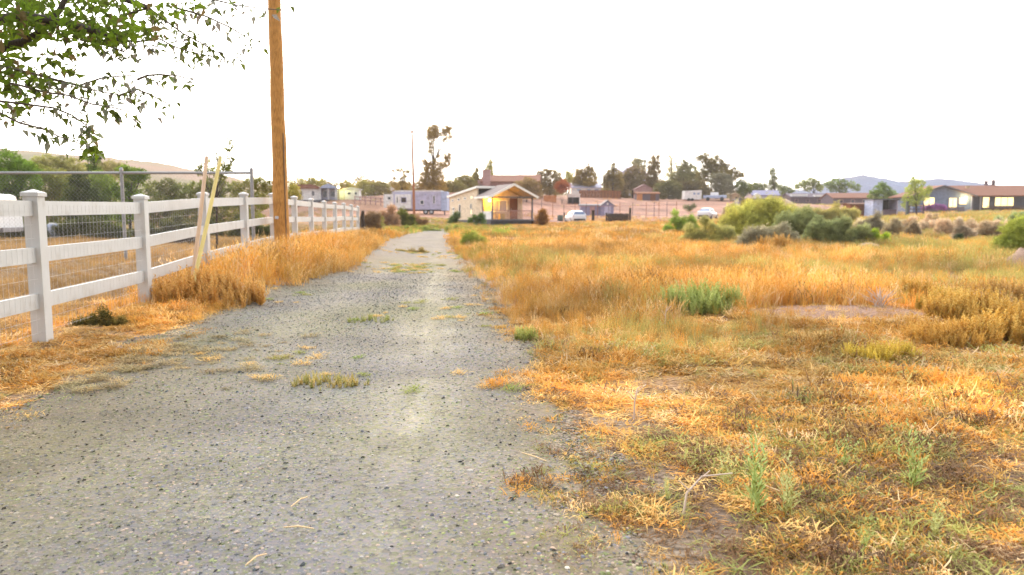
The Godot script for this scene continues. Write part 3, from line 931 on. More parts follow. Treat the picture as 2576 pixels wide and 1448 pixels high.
func grass_tint(x: float, d: float) -> Color:
	var u := x / maxf(d, 1.0) * FOCAL + 1288.0
	var c := ORANGE
	var r := rng.randf()
	if r < 0.24:
		c = STRAW
	elif r < 0.48:
		c = OCHRE
	elif r < 0.54:
		c = BROWN
	elif r < 0.62:
		c = PALE
	var k := wob.get_noise_2d(x * 2.4 + 200.0, d * 2.4)
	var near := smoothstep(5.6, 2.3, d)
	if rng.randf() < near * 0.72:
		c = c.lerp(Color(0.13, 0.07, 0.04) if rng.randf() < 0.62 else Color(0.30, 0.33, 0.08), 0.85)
	if x > 0.0:
		var green := clampf(k * 2.0 - 0.25, 0.0, 0.6) * smoothstep(4.0, 8.0, d) + 0.55 * smoothstep(1900.0, 2450.0, u) * smoothstep(7.0, 13.0, d) * smoothstep(45.0, 26.0, d)
		if d > 36.0:
			green += 0.6 * smoothstep(1650.0, 1900.0, u)
		if rng.randf() < green:
			c = Color(0.56, 0.43, 0.13).lerp(Color(0.40, 0.40, 0.10), rng.randf())
	elif d > 38.0:
		if rng.randf() < 0.65:
			c = OLIVE.lerp(GREEN, rng.randf())
	elif x > -4.0 - 0.1 * d and rng.randf() < clampf(k * 1.5 - 0.2, 0.0, 0.5):
		c = OLIVE
	if x < -4.9 - 0.1 * (d - 6.67):
		c = c.lerp(Color(0.36, 0.235, 0.10), 0.7)
	c *= rf(0.7, 1.25) * (1.0 + 0.5 * wob.get_noise_2d(x * 5.0 - 400.0, d * 3.0)) * (1.0 + 0.3 * wob.get_noise_2d(x * 16.0, d * 9.0 + 700.0))
	c.a = 1.0
	return c

func scatter(called: String, label: String, mesh: Mesh, n: int, d0: float, d1: float, half: float, size: Callable, m: Material) -> void:
	var places := []
	var tints := []
	for i in n:
		var d := sqrt(rng.randf() * (d1 * d1 - d0 * d0) + d0 * d0)
		var x := rf(-1, 1) * (d * half + 1.3)
		var s: Vector3 = size.call(x, d)
		if s.y <= 0.0:
			continue
		if shut(x, d, s.y):
			continue
		places.append(Transform3D(spin(s, 0.22), Vector3(x, h(x, -d) - 0.01, -d)))
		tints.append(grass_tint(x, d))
	var o := many(called, mesh, m, places, tints)
	tag(o, label, "", "", "stuff")

func shut(x: float, d: float, tall: float) -> bool:   # kept free round the plants that stand out
	if tall < 0.07:
		return false
	for c in cleared:
		var e: float = d - c[1]
		if e < 0.15 and e > -c[2] * 3.0 and absf(x - c[0]) < c[2] * (1.0 + 0.15 * e):
			return true
	return false

func grow(x: float, d: float) -> float:   # how tall the dry grass stands, 0 for none
	var e := off_road(x, d)
	if e < 0.0:
		return 0.0
	var k := wob.get_noise_2d(x * 4.0 + 77.0, d * 4.0)
	var tall := 0.0
	if x < -2.0:
		var f := -4.43 - 0.1 * (d - 6.67)      # the rail fence
		if x < f - 0.35:
			tall = 0.12 + 0.1 * smoothstep(0.0, 0.5, k)
		else:
			tall = lerpf(0.11, 0.40, smoothstep(7.0, 9.8, d)) * (1.0 + 0.6 * k)
			tall *= lerpf(0.6, 1.0, smoothstep(0.0, 0.7, e))
			tall = lerpf(tall, 0.35, smoothstep(30.0, 40.0, d))
	else:
		tall = lerpf(0.13, 0.30, smoothstep(4.0, 11.0, d)) * (1.0 + 0.8 * k)
		tall *= lerpf(0.65, 1.0, smoothstep(0.0, 0.6, e))
		var mound := exp(-(pow((x - 3.9) / 1.25, 2.0) + pow((d - 8.5) / 0.75, 2.0)))
		if mound > 0.45:
			tall *= 0.0 if rng.randf() < 0.93 else 0.6
	var u := x / maxf(d, 1.0) * FOCAL + 1288.0
	if d > 38.0:
		tall = lerpf(tall, 0.62, smoothstep(1700.0, 1850.0, u) * smoothstep(38.0, 48.0, d))
		if u < 1420.0:
			tall *= lerpf(1.0, 0.5, smoothstep(50.0, 58.0, d))
	if d > 80.0:
		tall *= 0.5
	return maxf(tall, 0.05)

func grasses() -> void:
	var stand := tuft(20, 0.0095, 0.28, 0.55, 0.6)
	var coarse := tuft(24, 0.0145, 0.42, 0.6, 0.6)
	var far := tuft(24, 0.027, 0.6, 0.5, 0.5)
	var mat_dry := tangle(54, 0.016)
	var weeds_at := func(x: float, d: float) -> Vector3:
		var e := off_road(x, d)
		if e < -0.15 or exp(-(pow((x - 3.9) / 1.25, 2.0) + pow((d - 8.5) / 0.75, 2.0))) > 0.4:
			return Vector3.ZERO
		if e < 0.9 and rng.randf() > 0.4 + 0.6 * smoothstep(-0.15, 0.3, e):
			return Vector3.ZERO
		var k := wob.get_noise_2d(x * 11.0 + 31.0, d * 11.0)
		if rng.randf() < smoothstep(0.1, -0.3, k) * 0.65 * smoothstep(6.5, 3.5, d):
			return Vector3.ZERO
		var s := rf(0.09, 0.2) * lerpf(0.75, 1.25, smoothstep(2.5, 6.0, d)) * (0.7 if e < 0.25 else 1.0)
		return Vector3(s, s * rf(0.35, 0.9) * (1.0 + 1.4 * k), s)
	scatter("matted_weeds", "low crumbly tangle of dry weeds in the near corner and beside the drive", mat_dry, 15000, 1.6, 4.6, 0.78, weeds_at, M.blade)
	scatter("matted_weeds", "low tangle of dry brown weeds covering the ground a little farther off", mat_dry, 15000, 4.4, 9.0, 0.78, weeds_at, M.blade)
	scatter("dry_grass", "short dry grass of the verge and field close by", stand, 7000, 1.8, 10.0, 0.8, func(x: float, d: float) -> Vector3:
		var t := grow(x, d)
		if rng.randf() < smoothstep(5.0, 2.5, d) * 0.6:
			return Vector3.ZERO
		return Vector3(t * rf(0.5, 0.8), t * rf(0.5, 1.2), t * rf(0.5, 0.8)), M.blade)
	scatter("tall_dry_grass", "orange dry grass standing on the verge and field in the middle distance", coarse, 22000, 8.0, 28.0, 0.8, func(x: float, d: float) -> Vector3:
		var t := grow(x, d)
		return Vector3(maxf(t, 0.16) * rf(0.6, 1.0), t * rf(0.6, 1.25), maxf(t, 0.16) * rf(0.6, 1.0)), M.blade)
	scatter("field_grass", "pale orange grass of the far field", far, 28000, 26.0, 86.0, 0.78, func(x: float, d: float) -> Vector3:
		var t := grow(x, d)
		return Vector3(maxf(t, 0.25) * rf(0.7, 1.3), t * rf(0.5, 1.15), maxf(t, 0.25) * rf(0.7, 1.3)), M.blade)
	scatter("bank_weeds", "sparse weeds on the bare bank beyond the field", far, 7000, 78.0, 150.0, 0.75, func(x: float, d: float) -> Vector3:
		var u := x / d * FOCAL + 1288.0
		if wob.get_noise_2d(x * 0.7, d * 0.7 + 40.0) < 0.12 - 0.4 * smoothstep(1750.0, 2000.0, u) - 0.35 * smoothstep(1530.0, 1600.0, u) * smoothstep(112.0, 95.0, d) or (d > 112.0 and u < 2000.0 and rng.randf() < 0.85):
			return Vector3.ZERO
		return Vector3(rf(0.3, 0.7), rf(0.15, 0.45), rf(0.3, 0.7)), M.blade)
	# weeds straggling over the gravel
	var places := []
	var tints := []
	for i in 2300:
		var d := sqrt(rng.randf() * 600.0 + 3.5)
		var t := 0.5 + rf(-0.13, 0.13) if rng.randf() < 0.4 else rng.randf()
		if i >= 900:      # more of it towards the near left
			d = rf(2.0, 8.0)
			t = 0.5 * rng.randf() * rng.randf() - 0.02
		var x := lerpf(edge(LE, d), edge(RE, d), t)
		if wob.get_noise_2d(x * 5.0, d * 5.0 + 300.0) < (0.12 if i < 900 else -0.05) or (i >= 900 and rng.randf() < 0.72):
			continue
		var s := rf(0.03, 0.09)
		places.append(Transform3D(spin(Vector3(s * 1.8, s, s * 1.8), 0.2), Vector3(x, h(x, -d) + 0.006 + 0.0009 * d, -d)))
		var c := OLIVE.lerp(GREEN, rng.randf()) if rng.randf() < 0.5 else STRAW
		if i >= 900:
			c = Color(0.52, 0.37, 0.17).lerp(Color(0.36, 0.30, 0.14), rng.randf()) * rf(0.6, 1.2)
		tints.append(Color(c.r, c.g, c.b))
	tag(many("weeds", mat_dry, M.blade, places, tints), "tiny green and straw weeds straggling over the gravel", "", "", "stuff")

func pebbles() -> void:
	var st := begin()
	st.set_smooth_group(-1)
	var ring := []
	for k in 6:
		ring.append([Vector3(cos(k * TAU / 6) * rf(0.8, 1.1), rf(-0.2, 0.1), sin(k * TAU / 6) * rf(0.8, 1.1)), Vector3(cos(k * TAU / 6 + 0.3) * rf(0.5, 0.75), rf(0.4, 0.6), sin(k * TAU / 6 + 0.3) * rf(0.5, 0.75))])
	for k in 6:
		var a: Array = ring[k]
		var b: Array = ring[(k + 1) % 6]
		quad(st, a[0], b[0], b[1], a[1])
		tri(st, a[1], b[1], Vector3(0, 0.72, 0))
	st.generate_normals()
	var stone := st.commit()
	var places := []
	var tints := []
	for i in 190000:
		var d := 1.6 + 15.0 * pow(rng.randf(), 1.9)
		var x := rf(edge(LE, d) - 0.9, edge(RE, d) + 0.8)
		var e := off_road(x, d)
		if (e > 0.1 and rng.randf() < (e - 0.1) * 7.0) or rng.randf() < smoothstep(10.0, 16.4, d):
			continue
		var k := wob.get_noise_2d(x * 9.0, d * 9.0 + 500.0)
		var t := (x - edge(LE, d)) / maxf(edge(RE, d) - edge(LE, d), 0.5)
		var track := exp(-pow((t - 0.33) / 0.10, 2.0)) * 0.4 + exp(-pow((t - 0.76) / 0.10, 2.0))
		if rng.randf() < track * 0.6:
			continue
		var big := pow(rng.randf(), 3.2)
		var s := 0.0032 + 0.0065 * big + 0.0005 * d + (0.008 if rng.randf() < 0.004 else 0.0)
		var flat := spin(Vector3(s * 1.15, s * rf(0.25, 0.6), s * rf(0.8, 1.3)), 0.3) if i % 5 < 4 else tumble() * Basis.from_scale(Vector3(s, s * rf(0.5, 0.9), s * rf(0.8, 1.3)))
		places.append(Transform3D(flat, Vector3(x, h(x, -d) + 0.007 + 0.0009 * d * (1.0 if e < 0.12 else 0.0), -d)))
		var base := road_tint(x, d) * 0.85
		var r := rng.randf()
		var c := base
		if r < 0.05:
			c = Color(0.06, 0.08, 0.08)
		elif r < 0.20:
			c = Color(0.185, 0.18, 0.205)
		elif r < 0.36:
			c = Color(0.42, 0.30, 0.21)
		elif r < 0.367:
			c = Color(0.50, 0.43, 0.35)
		elif r < 0.58:
			c = Color(0.23, 0.26, 0.09)
		elif r < 0.70:
			c = base * 1.3
		c = c.lerp(base, clampf(0.25 + smoothstep(4.0, 14.0, d) * 0.6 + k * 0.8, 0.0, 0.85)) * rf(0.7, 1.35)
		tints.append(Color(c.r, c.g, c.b))
	tag(many("gravel", stone, M.stone, places, tints), "loose grey and tan gravel stones on the drive", "", "", "stuff")

# ---------------------------------------------------------------- fences, poles, near tree
func rail_fence() -> void:
	var at := func(i: int) -> Vector3:
		var d := 6.67 + 2.38 * i
		var x := -4.43 - 0.1 * (d - 6.67)
		return Vector3(x, h(x, -d), -d)
	var base: Vector3 = at.call(0)
	var root := thing("white_rail_fence", "white three-rail vinyl fence along the left verge of the drive", "fence", base)
	var turn := Basis(Vector3.UP, atan2(0.1, 1.0))
	var lift := func(i: int) -> float: return 0.02 if i > 1 else 0.0
	for i in range(-2, 12):
		var p: Vector3 = at.call(i) - base
		var up: float = lift.call(i)
		var st := begin()
		box(st, p + Vector3(0, 0.56 + up, 0), Vector3(0.127, 1.6, 0.127), turn)
		var post := part("post", st, M.vinyl, root)
		st = begin()
		box(st, p + Vector3(0, 1.3785 + up, 0), Vector3(0.155, 0.035, 0.155), turn)
		st.set_smooth_group(-1)
		var c: Array[Vector3] = []
		for q in [[-1, -1], [1, -1], [1, 1], [-1, 1]]:
			c.append(p + turn * Vector3(q[0] * 0.0775, 1.396 + up, q[1] * 0.0775))
		var apex := p + Vector3(0, 1.428 + up, 0)
		for k in 4:
			tri(st, c[(k + 1) % 4], c[k], apex)
		part("post_cap", st, M.vinyl, post)
		if i == 11:
			break
		var n: Vector3 = at.call(i + 1) - base
		var dir := (n - p).normalized() * 0.0636
		for y in [1.25, 0.82, 0.39]:
			var rs := begin()
			var a := p + dir + Vector3(0, y + up, 0)
			var b := n - dir + Vector3(0, y + float(lift.call(i + 1)), 0)
			bar(rs, a, b, 0.038, 0.14)
			part("rail", rs, M.vinyl, root)
		if i < 2:   # stock wire on the road side of the first bays
			var ws := begin()
			for k in 30:
				var t := (k + 0.5) / 30.0
				var q := p.lerp(n, t) + Vector3(0.0225, 0.0, 0)
				box(ws, q + Vector3(0, 0.68, 0), Vector3(0.0012, 1.2, 0.0012), turn)
			for k in 10:
				bar(ws, p + dir + Vector3(0.0232, 0.1 + k * 0.125, 0), n - dir + Vector3(0.0232, 0.1 + k * 0.125, 0), 0.0016, 0.0016)
			part("wire_mesh", ws, M.wire, root).set_meta("kind", "stuff")

func chain_link() -> void:
	var d := 15.5
	var root := thing("chain_link_fence", "chain-link fence with grey pipe top rail across the yard", "fence", G(639, d))
	var y0 := root.position.y
	var gap := 2.79
	for i in 5:
		var x := -gap * i
		var g := h(root.position.x + x, -d) - y0
		var st := begin()
		tube(st, [Vector3(x, g - 0.2, 0), Vector3(x, 1.94, 0)], [0.036, 0.036], 10)
		var post := part("post", st, M.galv, root)
		st = begin()
		tube(st, [Vector3(x, 1.94, 0), Vector3(x, 1.97, 0), Vector3(x, 2.0, 0)], [0.042, 0.036, 0.012], 10)
		part("post_cap", st, M.galv, post)
		if i < 4:
			st = begin()
			tube(st, [Vector3(x - 0.03, 1.88, 0), Vector3(x - gap + 0.03, 1.88, 0)], [0.03, 0.03], 10)
			part("top_rail", st, M.galv, root)
	var ws := begin()
	var long := gap * 4.0
	var k := -1.8
	while k < long:
		for s in [0, 1]:
			var a := Vector3(-maxf(k, 0.0), 0.05 + maxf(-k, 0.0), 0.045)
			var b := Vector3(-minf(k + 1.8, long), 0.05 + minf(1.8, long - k), 0.045)
			if s == 1:
				a.y = 1.9 - a.y
				b.y = 1.9 - b.y
				a.z = 0.05
				b.z = 0.05
			if b.distance_to(a) > 0.05:
				bar(ws, a, b, 0.0017, 0.0017)
		k += 0.085
	part("wire_mesh", ws, M.galv, root).set_meta("kind", "stuff")

func utility_pole() -> void:
	var root := thing("utility_pole", "tall weathered brown wooden utility pole rising from grass beside the white fence", "utility pole", G(709.5, 15.5, -0.1))
	var pts := []
	var radii := []
	for i in 22:
		var t := i / 21.0
		pts.append(Vector3(sin(i * 1.7) * 0.006, t * 10.6, cos(i * 2.1) * 0.006))
		radii.append(lerpf(0.166, 0.098, t) * (1.0 + 0.02 * sin(i * 2.9)))
	var st := begin()
	tube(st, pts, radii, 18)
	part("shaft", st, M.pole, root)
	st = begin()
	box(st, Vector3(-0.045, 0.92, 0.16), Vector3(0.07, 0.06, 0.012))
	part("tag", st, M.tin, root)
	st = begin()
	box(st, Vector3(0.13, 1.4, 0.1), Vector3(0.016, 2.6, 0.016))
	part("ground_wire", st, M.twig, root)
	var top := root.position + Vector3(0, 9.6, 0)
	var seen := [[491.0, 634.0, 9.9, 519.0, 395.0, 10.6], [503.0, 634.0, 9.75, 554.0, 397.0, 10.7]]
	for k in 2:
		var e: Array = seen[k]
		var low := P(e[0], e[1], e[2])
		var high := P(e[3], e[4], e[5])
		var foot := low + (low - high) * ((low.y - h(low.x, low.z) + 0.03) / (high.y - low.y))
		var g := thing("guy_wire", ["guy wire in a pinkish tan sleeve, the steeper of the pair", "guy wire in a yellow sleeve leaning right towards the pole"][k], "guy wire", foot, 0.0, "guy wires anchored by the white fence")
		var aim := root.position + Vector3(0.05, 9.2 + 0.6 * k, 0.08) - foot
		st = begin()
		tube(st, [Vector3.ZERO, high - foot, aim], [0.002, 0.002, 0.002], 5)
		part("wire", st, M.galv, g)
		st = begin()
		tube(st, [(high - foot) * 0.04, (high - foot) * 0.5 + Vector3(0.01, 0, 0), high - foot], [0.027, 0.027, 0.025], 12)
		part("sleeve", st, M.guard_tan if k == 0 else M.guard, g)

func near_tree() -> void:
	var base := Vector3(-6.6, h(-6.6, -5.8), -5.8)
	var root := thing("overhanging_tree", "dark leafy tree branches hanging in from the upper left corner", "tree", base)
	var st := begin()
	var fork := Vector3(0.35, 2.3, 0.1)
	tube(st, [Vector3(0, -0.1, 0), Vector3(0.05, 0.9, 0), Vector3(0.15, 1.7, 0.05), fork], [0.24, 0.18, 0.165, 0.16], 12)
	tube(st, [fork, fork + Vector3(-0.3, 1.3, -0.3), fork + Vector3(-0.2, 2.8, -0.2)], [0.12, 0.09, 0.04], 9)
	part("trunk", st, M.bark, root)
	# limbs and hanging twigs as [d, thickness, points seen]
	var limbs := [[5.8, 0.05, [[-420, 210], [-150, 160], [0, 122], [60, 105], [110, 70], [150, 25], [180, -40]]],
		[5.6, 0.05, [[-420, 120], [-100, 60], [60, 40], [180, 60], [300, 100]]], [6.2, 0.045, [[-420, 60], [0, -30], [200, -40], [375, 20]]]]
	var twigs := [[5.6, [[-150, 160], [0, 165], [60, 180], [120, 195], [180, 212], [240, 228], [300, 240], [345, 243]], 34],
		[5.4, [[-150, 170], [0, 205], [50, 215], [110, 232], [170, 240], [230, 262], [280, 270], [320, 280], [365, 300]], 30],
		[5.7, [[-150, 200], [0, 255], [60, 262], [135, 272], [180, 290], [215, 315], [228, 345], [232, 375]], 34],
		[5.3, [[-150, 230], [0, 285], [50, 310], [110, 325], [150, 345], [200, 362]], 20],
		[6.2, [[300, 40], [375, 20], [420, 55], [460, 85], [500, 105], [540, 130], [600, 146]], 36],
		[6.0, [[200, 60], [300, 100], [345, 105], [400, 98], [440, 118], [490, 135], [530, 140]], 36],
		[6.6, [[375, -20], [470, -10], [540, 0], [590, 12], [645, 20], [715, 26]], 22],
		[6.5, [[440, 20], [480, 30], [520, 42], [580, 70], [620, 95], [655, 105]], 18],
		[5.9, [[200, 100], [270, 115], [310, 130], [330, 115]], 14], [6.1, [[345, 200], [370, 190], [400, 188], [440, 190], [500, 205]], 14],
		[5.8, [[130, 200], [200, 215], [260, 195], [330, 190]], 16], [6.3, [[300, 240], [345, 225], [380, 240], [430, 265]], 12]]
	var wood := begin()
	for l in limbs:
		var pts := []
		var radii := []
		for i in l[2].size():
			pts.append(P(l[2][i][0], l[2][i][1], l[0]) - base)
			radii.append(l[1] * (1.0 - 0.75 * i / l[2].size()))
		pts.push_front(fork)
		radii.push_front(l[1] * 1.3)
		tube(wood, pts, radii, 8)
	part("limbs", wood, M.bark, root)
	var leaf_st := begin()
	leaf_st.set_smooth_group(-1)
	leaf_shape(leaf_st, Vector3.ZERO, Vector3(0, -0.55, 0.83), Vector3(0, 0.83, 0.55), 1.0, 0.52, 0.35)
	leaf_st.generate_normals()
	var leaf := leaf_st.commit()
	var mats := [M.leaf_dark, M.leaf_dark, M.leaf_light, M.leaf_tan]
	var extra := []
	var tints := []
	var left := 285
	for t in twigs:
		var pts := []
		var radii := []
		for i in t[1].size():
			pts.append(P(t[1][i][0], t[1][i][1], t[0] + 0.1 * sin(i * 2.0)) - base)
			radii.append(0.011 * (1.0 - 0.8 * i / t[1].size()))
		var tw := begin()
		tube(tw, pts, radii, 5)
		part("twig", tw, M.twig, root)
		for k in t[2] * 2:
			var s := rf(0.12, 1.0) * (pts.size() - 1)
			var i := mini(int(s), pts.size() - 2)
			var p: Vector3 = pts[i].lerp(pts[i + 1], s - i)
			var off := Vector3(rf(-1, 1), rf(-1.2, 0.5), rf(-1, 1)) * 0.07
			var l := rf(0.05, 0.095)
			var x := Transform3D(Basis(Vector3.UP, rf(0, TAU)) * Basis(Vector3.RIGHT, rf(-0.9, 0.9)) * Basis(Vector3.BACK, rf(-0.8, 0.8)) * Basis.from_scale(Vector3.ONE * l), p + off)
			if left > 0 and k % 2 == 0:
				share("leaf", leaf, mats[rng.randi() % 4], root, x)
				left -= 1
			else:
				extra.append(x)
				tints.append(Color(0.09, 0.12, 0.02) * rf(0.7, 1.5))
	# the dense boughs
	var masses := [[20, 20, 60, 190], [90, 30, 50, 150], [60, 75, 46, 120], [150, 70, 40, 90], [215, 25, 45, 100], [215, 80, 42, 120], [275, 90, 38, 110], [320, 70, 34, 80], [300, 20, 42, 80], [-60, 90, 70, 160], [-40, 200, 60, 120],
		[30, 185, 26, 42], [80, 192, 20, 26], [120, 240, 20, 22], [60, 262, 20, 24], [40, 225, 22, 24], [110, 205, 24, 26], [170, 180, 22, 20], [20, 290, 26, 16], [130, 145, 26, 26], [35, 140, 28, 34], [185, 130, 20, 20], [395, 25, 26, 26], [450, 15, 24, 20], [385, 85, 22, 34], [220, 345, 14, 18], [232, 380, 13, 20], [500, 8, 20, 12]]
	for b in masses:
		for i in int(b[3] * 0.9):
			var d := rf(5.2, 6.6)
			var r: float = sqrt(rng.randf()) * b[2]
			var a := rf(0, TAU)
			var p := P(b[0] + cos(a) * r * 1.25, b[1] + sin(a) * r * 0.8, d) - base
			extra.append(Transform3D(tumble() * Basis.from_scale(Vector3.ONE * rf(0.055, 0.10)), p))
			var c := Color(0.07, 0.09, 0.02).lerp(Color(0.17, 0.27, 0.02), rng.randf() * 0.9)
			if rng.randf() < 0.12:
				c = Color(0.16, 0.12, 0.05)
			tints.append(Color(c.r, c.g, c.b))
	many("foliage", leaf, M.leafy, extra, tints, root)

# ---------------------------------------------------------------- everything in its place
func trees() -> void:
	var D := Color(0.06, 0.055, 0.018)
	var B := Color(0.15, 0.095, 0.035)
	var O := Color(0.17, 0.14, 0.04)
	var Y := Color(0.26, 0.21, 0.05)  # brown to golden tones paint the sunset glare into far crowns
	var dg := Color(0.035, 0.05, 0.016)
	var lg := Color(0.12, 0.16, 0.035)
	# trees and bushes of the yard on the left
	var yard := "yard trees behind the chain-link fence"
	var yl := {"category": "tree", "group": yard, "thick": 17.0, "size": 0.14}
	tree("yard_tree", "bright green tree at the left edge behind the chain-link fence", 40, 40, [[8, 405, 28], [45, 425, 24], [75, 428, 18], [20, 450, 30], [62, 462, 26], [0, 490, 30], [40, 510, 34], [10, 550, 30], [60, 560, 26], [-40, 440, 40]], dg, Color(0.12, 0.165, 0.025), yl)
	tree("yard_tree", "olive tan tree right of the bright green one, below the hill crest", 135, 42, [[105, 438, 20], [140, 450, 24], [120, 470, 26], [165, 478, 26], [140, 510, 30], [110, 545, 28], [165, 550, 26]], O * 0.7, Color(0.17, 0.17, 0.05), yl)
	tree("yard_tree", "dark green tree in the middle of the yard hedge", 200, 40, [[195, 455, 20], [190, 480, 26], [215, 500, 28], [180, 520, 26], [225, 535, 28], [195, 562, 24]], Color(0.025, 0.032, 0.012), Color(0.075, 0.085, 0.025), yl)
	tree("yard_tree", "lighter green tree just left of the grey fence post", 265, 43, [[245, 450, 18], [270, 465, 24], [255, 490, 28], [290, 505, 26], [255, 530, 28], [290, 555, 26]], Color(0.06, 0.075, 0.02), Color(0.17, 0.19, 0.05), yl)
	tree("yard_tree", "leafy green tree leaning over the chain-link rail beside the grey post", 330, 36, [[312, 432, 14], [335, 434, 14], [356, 440, 13], [348, 455, 13], [322, 455, 16], [305, 478, 20], [330, 500, 24], [315, 535, 26]], dg, Color(0.14, 0.175, 0.03), yl)
	tree("yard_tree", "dull olive brown bush right of the leafy tree at the post", 415, 44, [[385, 475, 18], [420, 472, 20], [450, 478, 18], [400, 510, 26], [440, 515, 26], [380, 545, 24], [425, 555, 24]], Color(0.08, 0.07, 0.03), Color(0.14, 0.14, 0.045), yl)
	tree("yard_tree", "olive hedge tree behind the leaning guy wires", 520, 45, [[485, 475, 16], [525, 468, 18], [560, 470, 18], [505, 505, 24], [550, 512, 24], [485, 545, 24], [535, 555, 24]], Color(0.07, 0.06, 0.02), Color(0.15, 0.15, 0.04), yl)
	tree("yard_tree", "yellowish olive tree left of the utility pole", 635, 46, [[595, 472, 14], [628, 465, 14], [652, 462, 14], [678, 472, 15], [610, 500, 22], [655, 505, 22], [590, 540, 24], [640, 550, 24]], Color(0.10, 0.075, 0.02), Color(0.20, 0.19, 0.05), yl)
	tree("yard_tree", "small dark tree top rising above the hill line at left", 235, 50, [[220, 398, 8], [248, 388, 9], [238, 402, 10], [228, 420, 10], [240, 432, 12]], dg, lg, yl)
	tree("slope_tree", "dull olive tree on the slope above the left end of the chain-link fence", 150, 75, [[95, 408, 14], [125, 405, 16], [155, 410, 16], [185, 415, 16], [110, 428, 20], [150, 432, 20], [190, 436, 18]], Color(0.10, 0.09, 0.03), Color(0.25, 0.22, 0.08), {"group": "olive trees low on the hill"})
	tree("slope_tree", "dull olive tree on the slope above the grey fence post", 275, 78, [[215, 424, 13], [245, 424, 15], [275, 420, 14], [300, 424, 13], [230, 440, 16], [270, 440, 18], [310, 442, 15]], Color(0.10, 0.085, 0.035), Color(0.26, 0.21, 0.08), {"group": "olive trees low on the hill"})
	tree("sapling", "thin young tree with sparse leaves behind the guy wires", 545, 17, [[520, 410, 8], [507, 432, 9], [500, 420, 6], [565, 412, 9], [577, 402, 7], [574, 424, 8], [548, 398, 5], [578, 366, 4], [574, 376, 4], [579, 352, 3], [560, 438, 9], [535, 428, 9], [549, 440, 8]], Color(0.05, 0.05, 0.015), Color(0.16, 0.16, 0.03), {"size": 0.09, "thick": 7.5, "r": 0.022})
	tree("roadside_tree", "yellow-olive tree just right of the utility pole", 738, 62, [[735, 468, 9], [742, 480, 11], [726, 492, 12], [748, 494, 10], [735, 510, 10]], Color(0.13, 0.09, 0.02), Y, {"size": 0.17})
	# skyline from the cottage to the tiny home
	var sky := "skyline trees beyond the houses"
	var sl := {"group": sky}
	tree("skyline_tree", "golden olive tree peeping above the left end of the cottage roof", 762, 150, [[757, 457, 7], [765, 470, 9], [752, 478, 9]], O, Y, sl)
	tree("skyline_tree", "low rounded tree above the middle of the cottage roof", 785, 152, [[783, 456, 8], [795, 464, 8], [778, 468, 9], [810, 461, 7], [820, 470, 8]], O * 0.8, Y, sl)
	tree("skyline_tree", "rounded brown-olive tree to the right of the cottage", 875, 150, [[862, 468, 8], [868, 462, 7], [880, 472, 10], [860, 480, 10], [890, 482, 10]], B, Y, sl)
	tree("skyline_tree", "low olive tree between the cottage and the umbrella-shaped tree", 915, 155, [[907, 466, 9], [916, 460, 7], [925, 468, 8], [905, 480, 11], [930, 480, 11]], O * 0.9, Y * 0.9, sl)
	tree("skyline_tree", "flat-topped olive tree left of the umbrella-shaped tree", 955, 155, [[940, 468, 9], [952, 464, 8], [962, 466, 8], [970, 472, 10], [945, 482, 12], [968, 484, 11]], B, O, sl)
	tree("skyline_tree", "umbrella-shaped small tree with gaps left of the tall poplar", 1012, 120, [[988, 431, 4], [998, 428, 4], [1008, 428, 4], [1020, 431, 5], [1027, 432, 4], [1016, 442, 6], [1013, 455, 8], [1020, 467, 12], [990, 450, 4], [992, 464, 7], [1004, 474, 12]], B, Color(0.2, 0.14, 0.04), {"group": sky, "thick": 11.4})
	tree("poplar", "tall sparse poplar with open crown rising behind the travel trailer", 1092, 118, [[1082, 326, 8], [1095, 322, 9], [1090, 336, 12], [1078, 340, 8], [1098, 340, 8], [1121, 325, 8], [1131, 322, 7], [1126, 335, 8], [1112, 335, 6], [1084, 354, 7], [1120, 352, 6], [1134, 346, 4], [1083, 366, 6], [1084, 381, 6], [1102, 392, 4], [1125, 391, 8], [1128, 401, 7], [1121, 411, 9], [1108, 418, 8], [1068, 408, 7], [1076, 412, 6], [1095, 412, 8], [1084, 410, 4], [1075, 425, 9], [1087, 430, 14], [1102, 430, 10], [1068, 445, 12], [1085, 452, 17], [1100, 450, 15], [1062, 468, 14], [1080, 475, 18], [1104, 472, 16]], Color(0.13, 0.075, 0.02), Color(0.24, 0.155, 0.045), {"thick": 14.2, "deep": 0.8, "r": 0.2})
	tree("skyline_tree", "low dark olive trees filling the gap right of the poplar", 1140, 135, [[1118, 470, 11], [1135, 466, 10], [1150, 463, 10], [1135, 480, 14], [1160, 478, 12]], B * 0.8, O, sl)
	tree("skyline_tree", "bushy brown-olive tree beside the hill house gable", 1175, 138, [[1152, 452, 8], [1168, 450, 9], [1180, 452, 9], [1165, 465, 12], [1188, 465, 12], [1178, 480, 12]], B * 0.8, O, sl)
	tree("conifer", "small pointed conifer left of the pink chimney", 1199, 142, [[1200, 424, 3], [1199, 431, 4], [1197, 438, 6], [1196, 447, 8], [1198, 458, 9], [1192, 466, 10]], B * 0.8, O, {"thick": 19.0, "group": sky})
	tree("conifer", "pointed conifer directly behind the pink chimney", 1233, 160, [[1235, 402, 2], [1234, 409, 4], [1232, 417, 6], [1231, 426, 8], [1229, 436, 10], [1230, 448, 11], [1231, 460, 12]], O, Y, {"thick": 19.0, "group": sky})
	# the mass right of the hill house
	tree("bushy_tree", "brownish bush in front of the hill house's right half", 1325, 132, [[1308, 470, 13], [1328, 460, 14], [1345, 470, 15], [1318, 484, 14], [1350, 486, 13]], Color(0.10, 0.06, 0.025), Color(0.22, 0.14, 0.06))
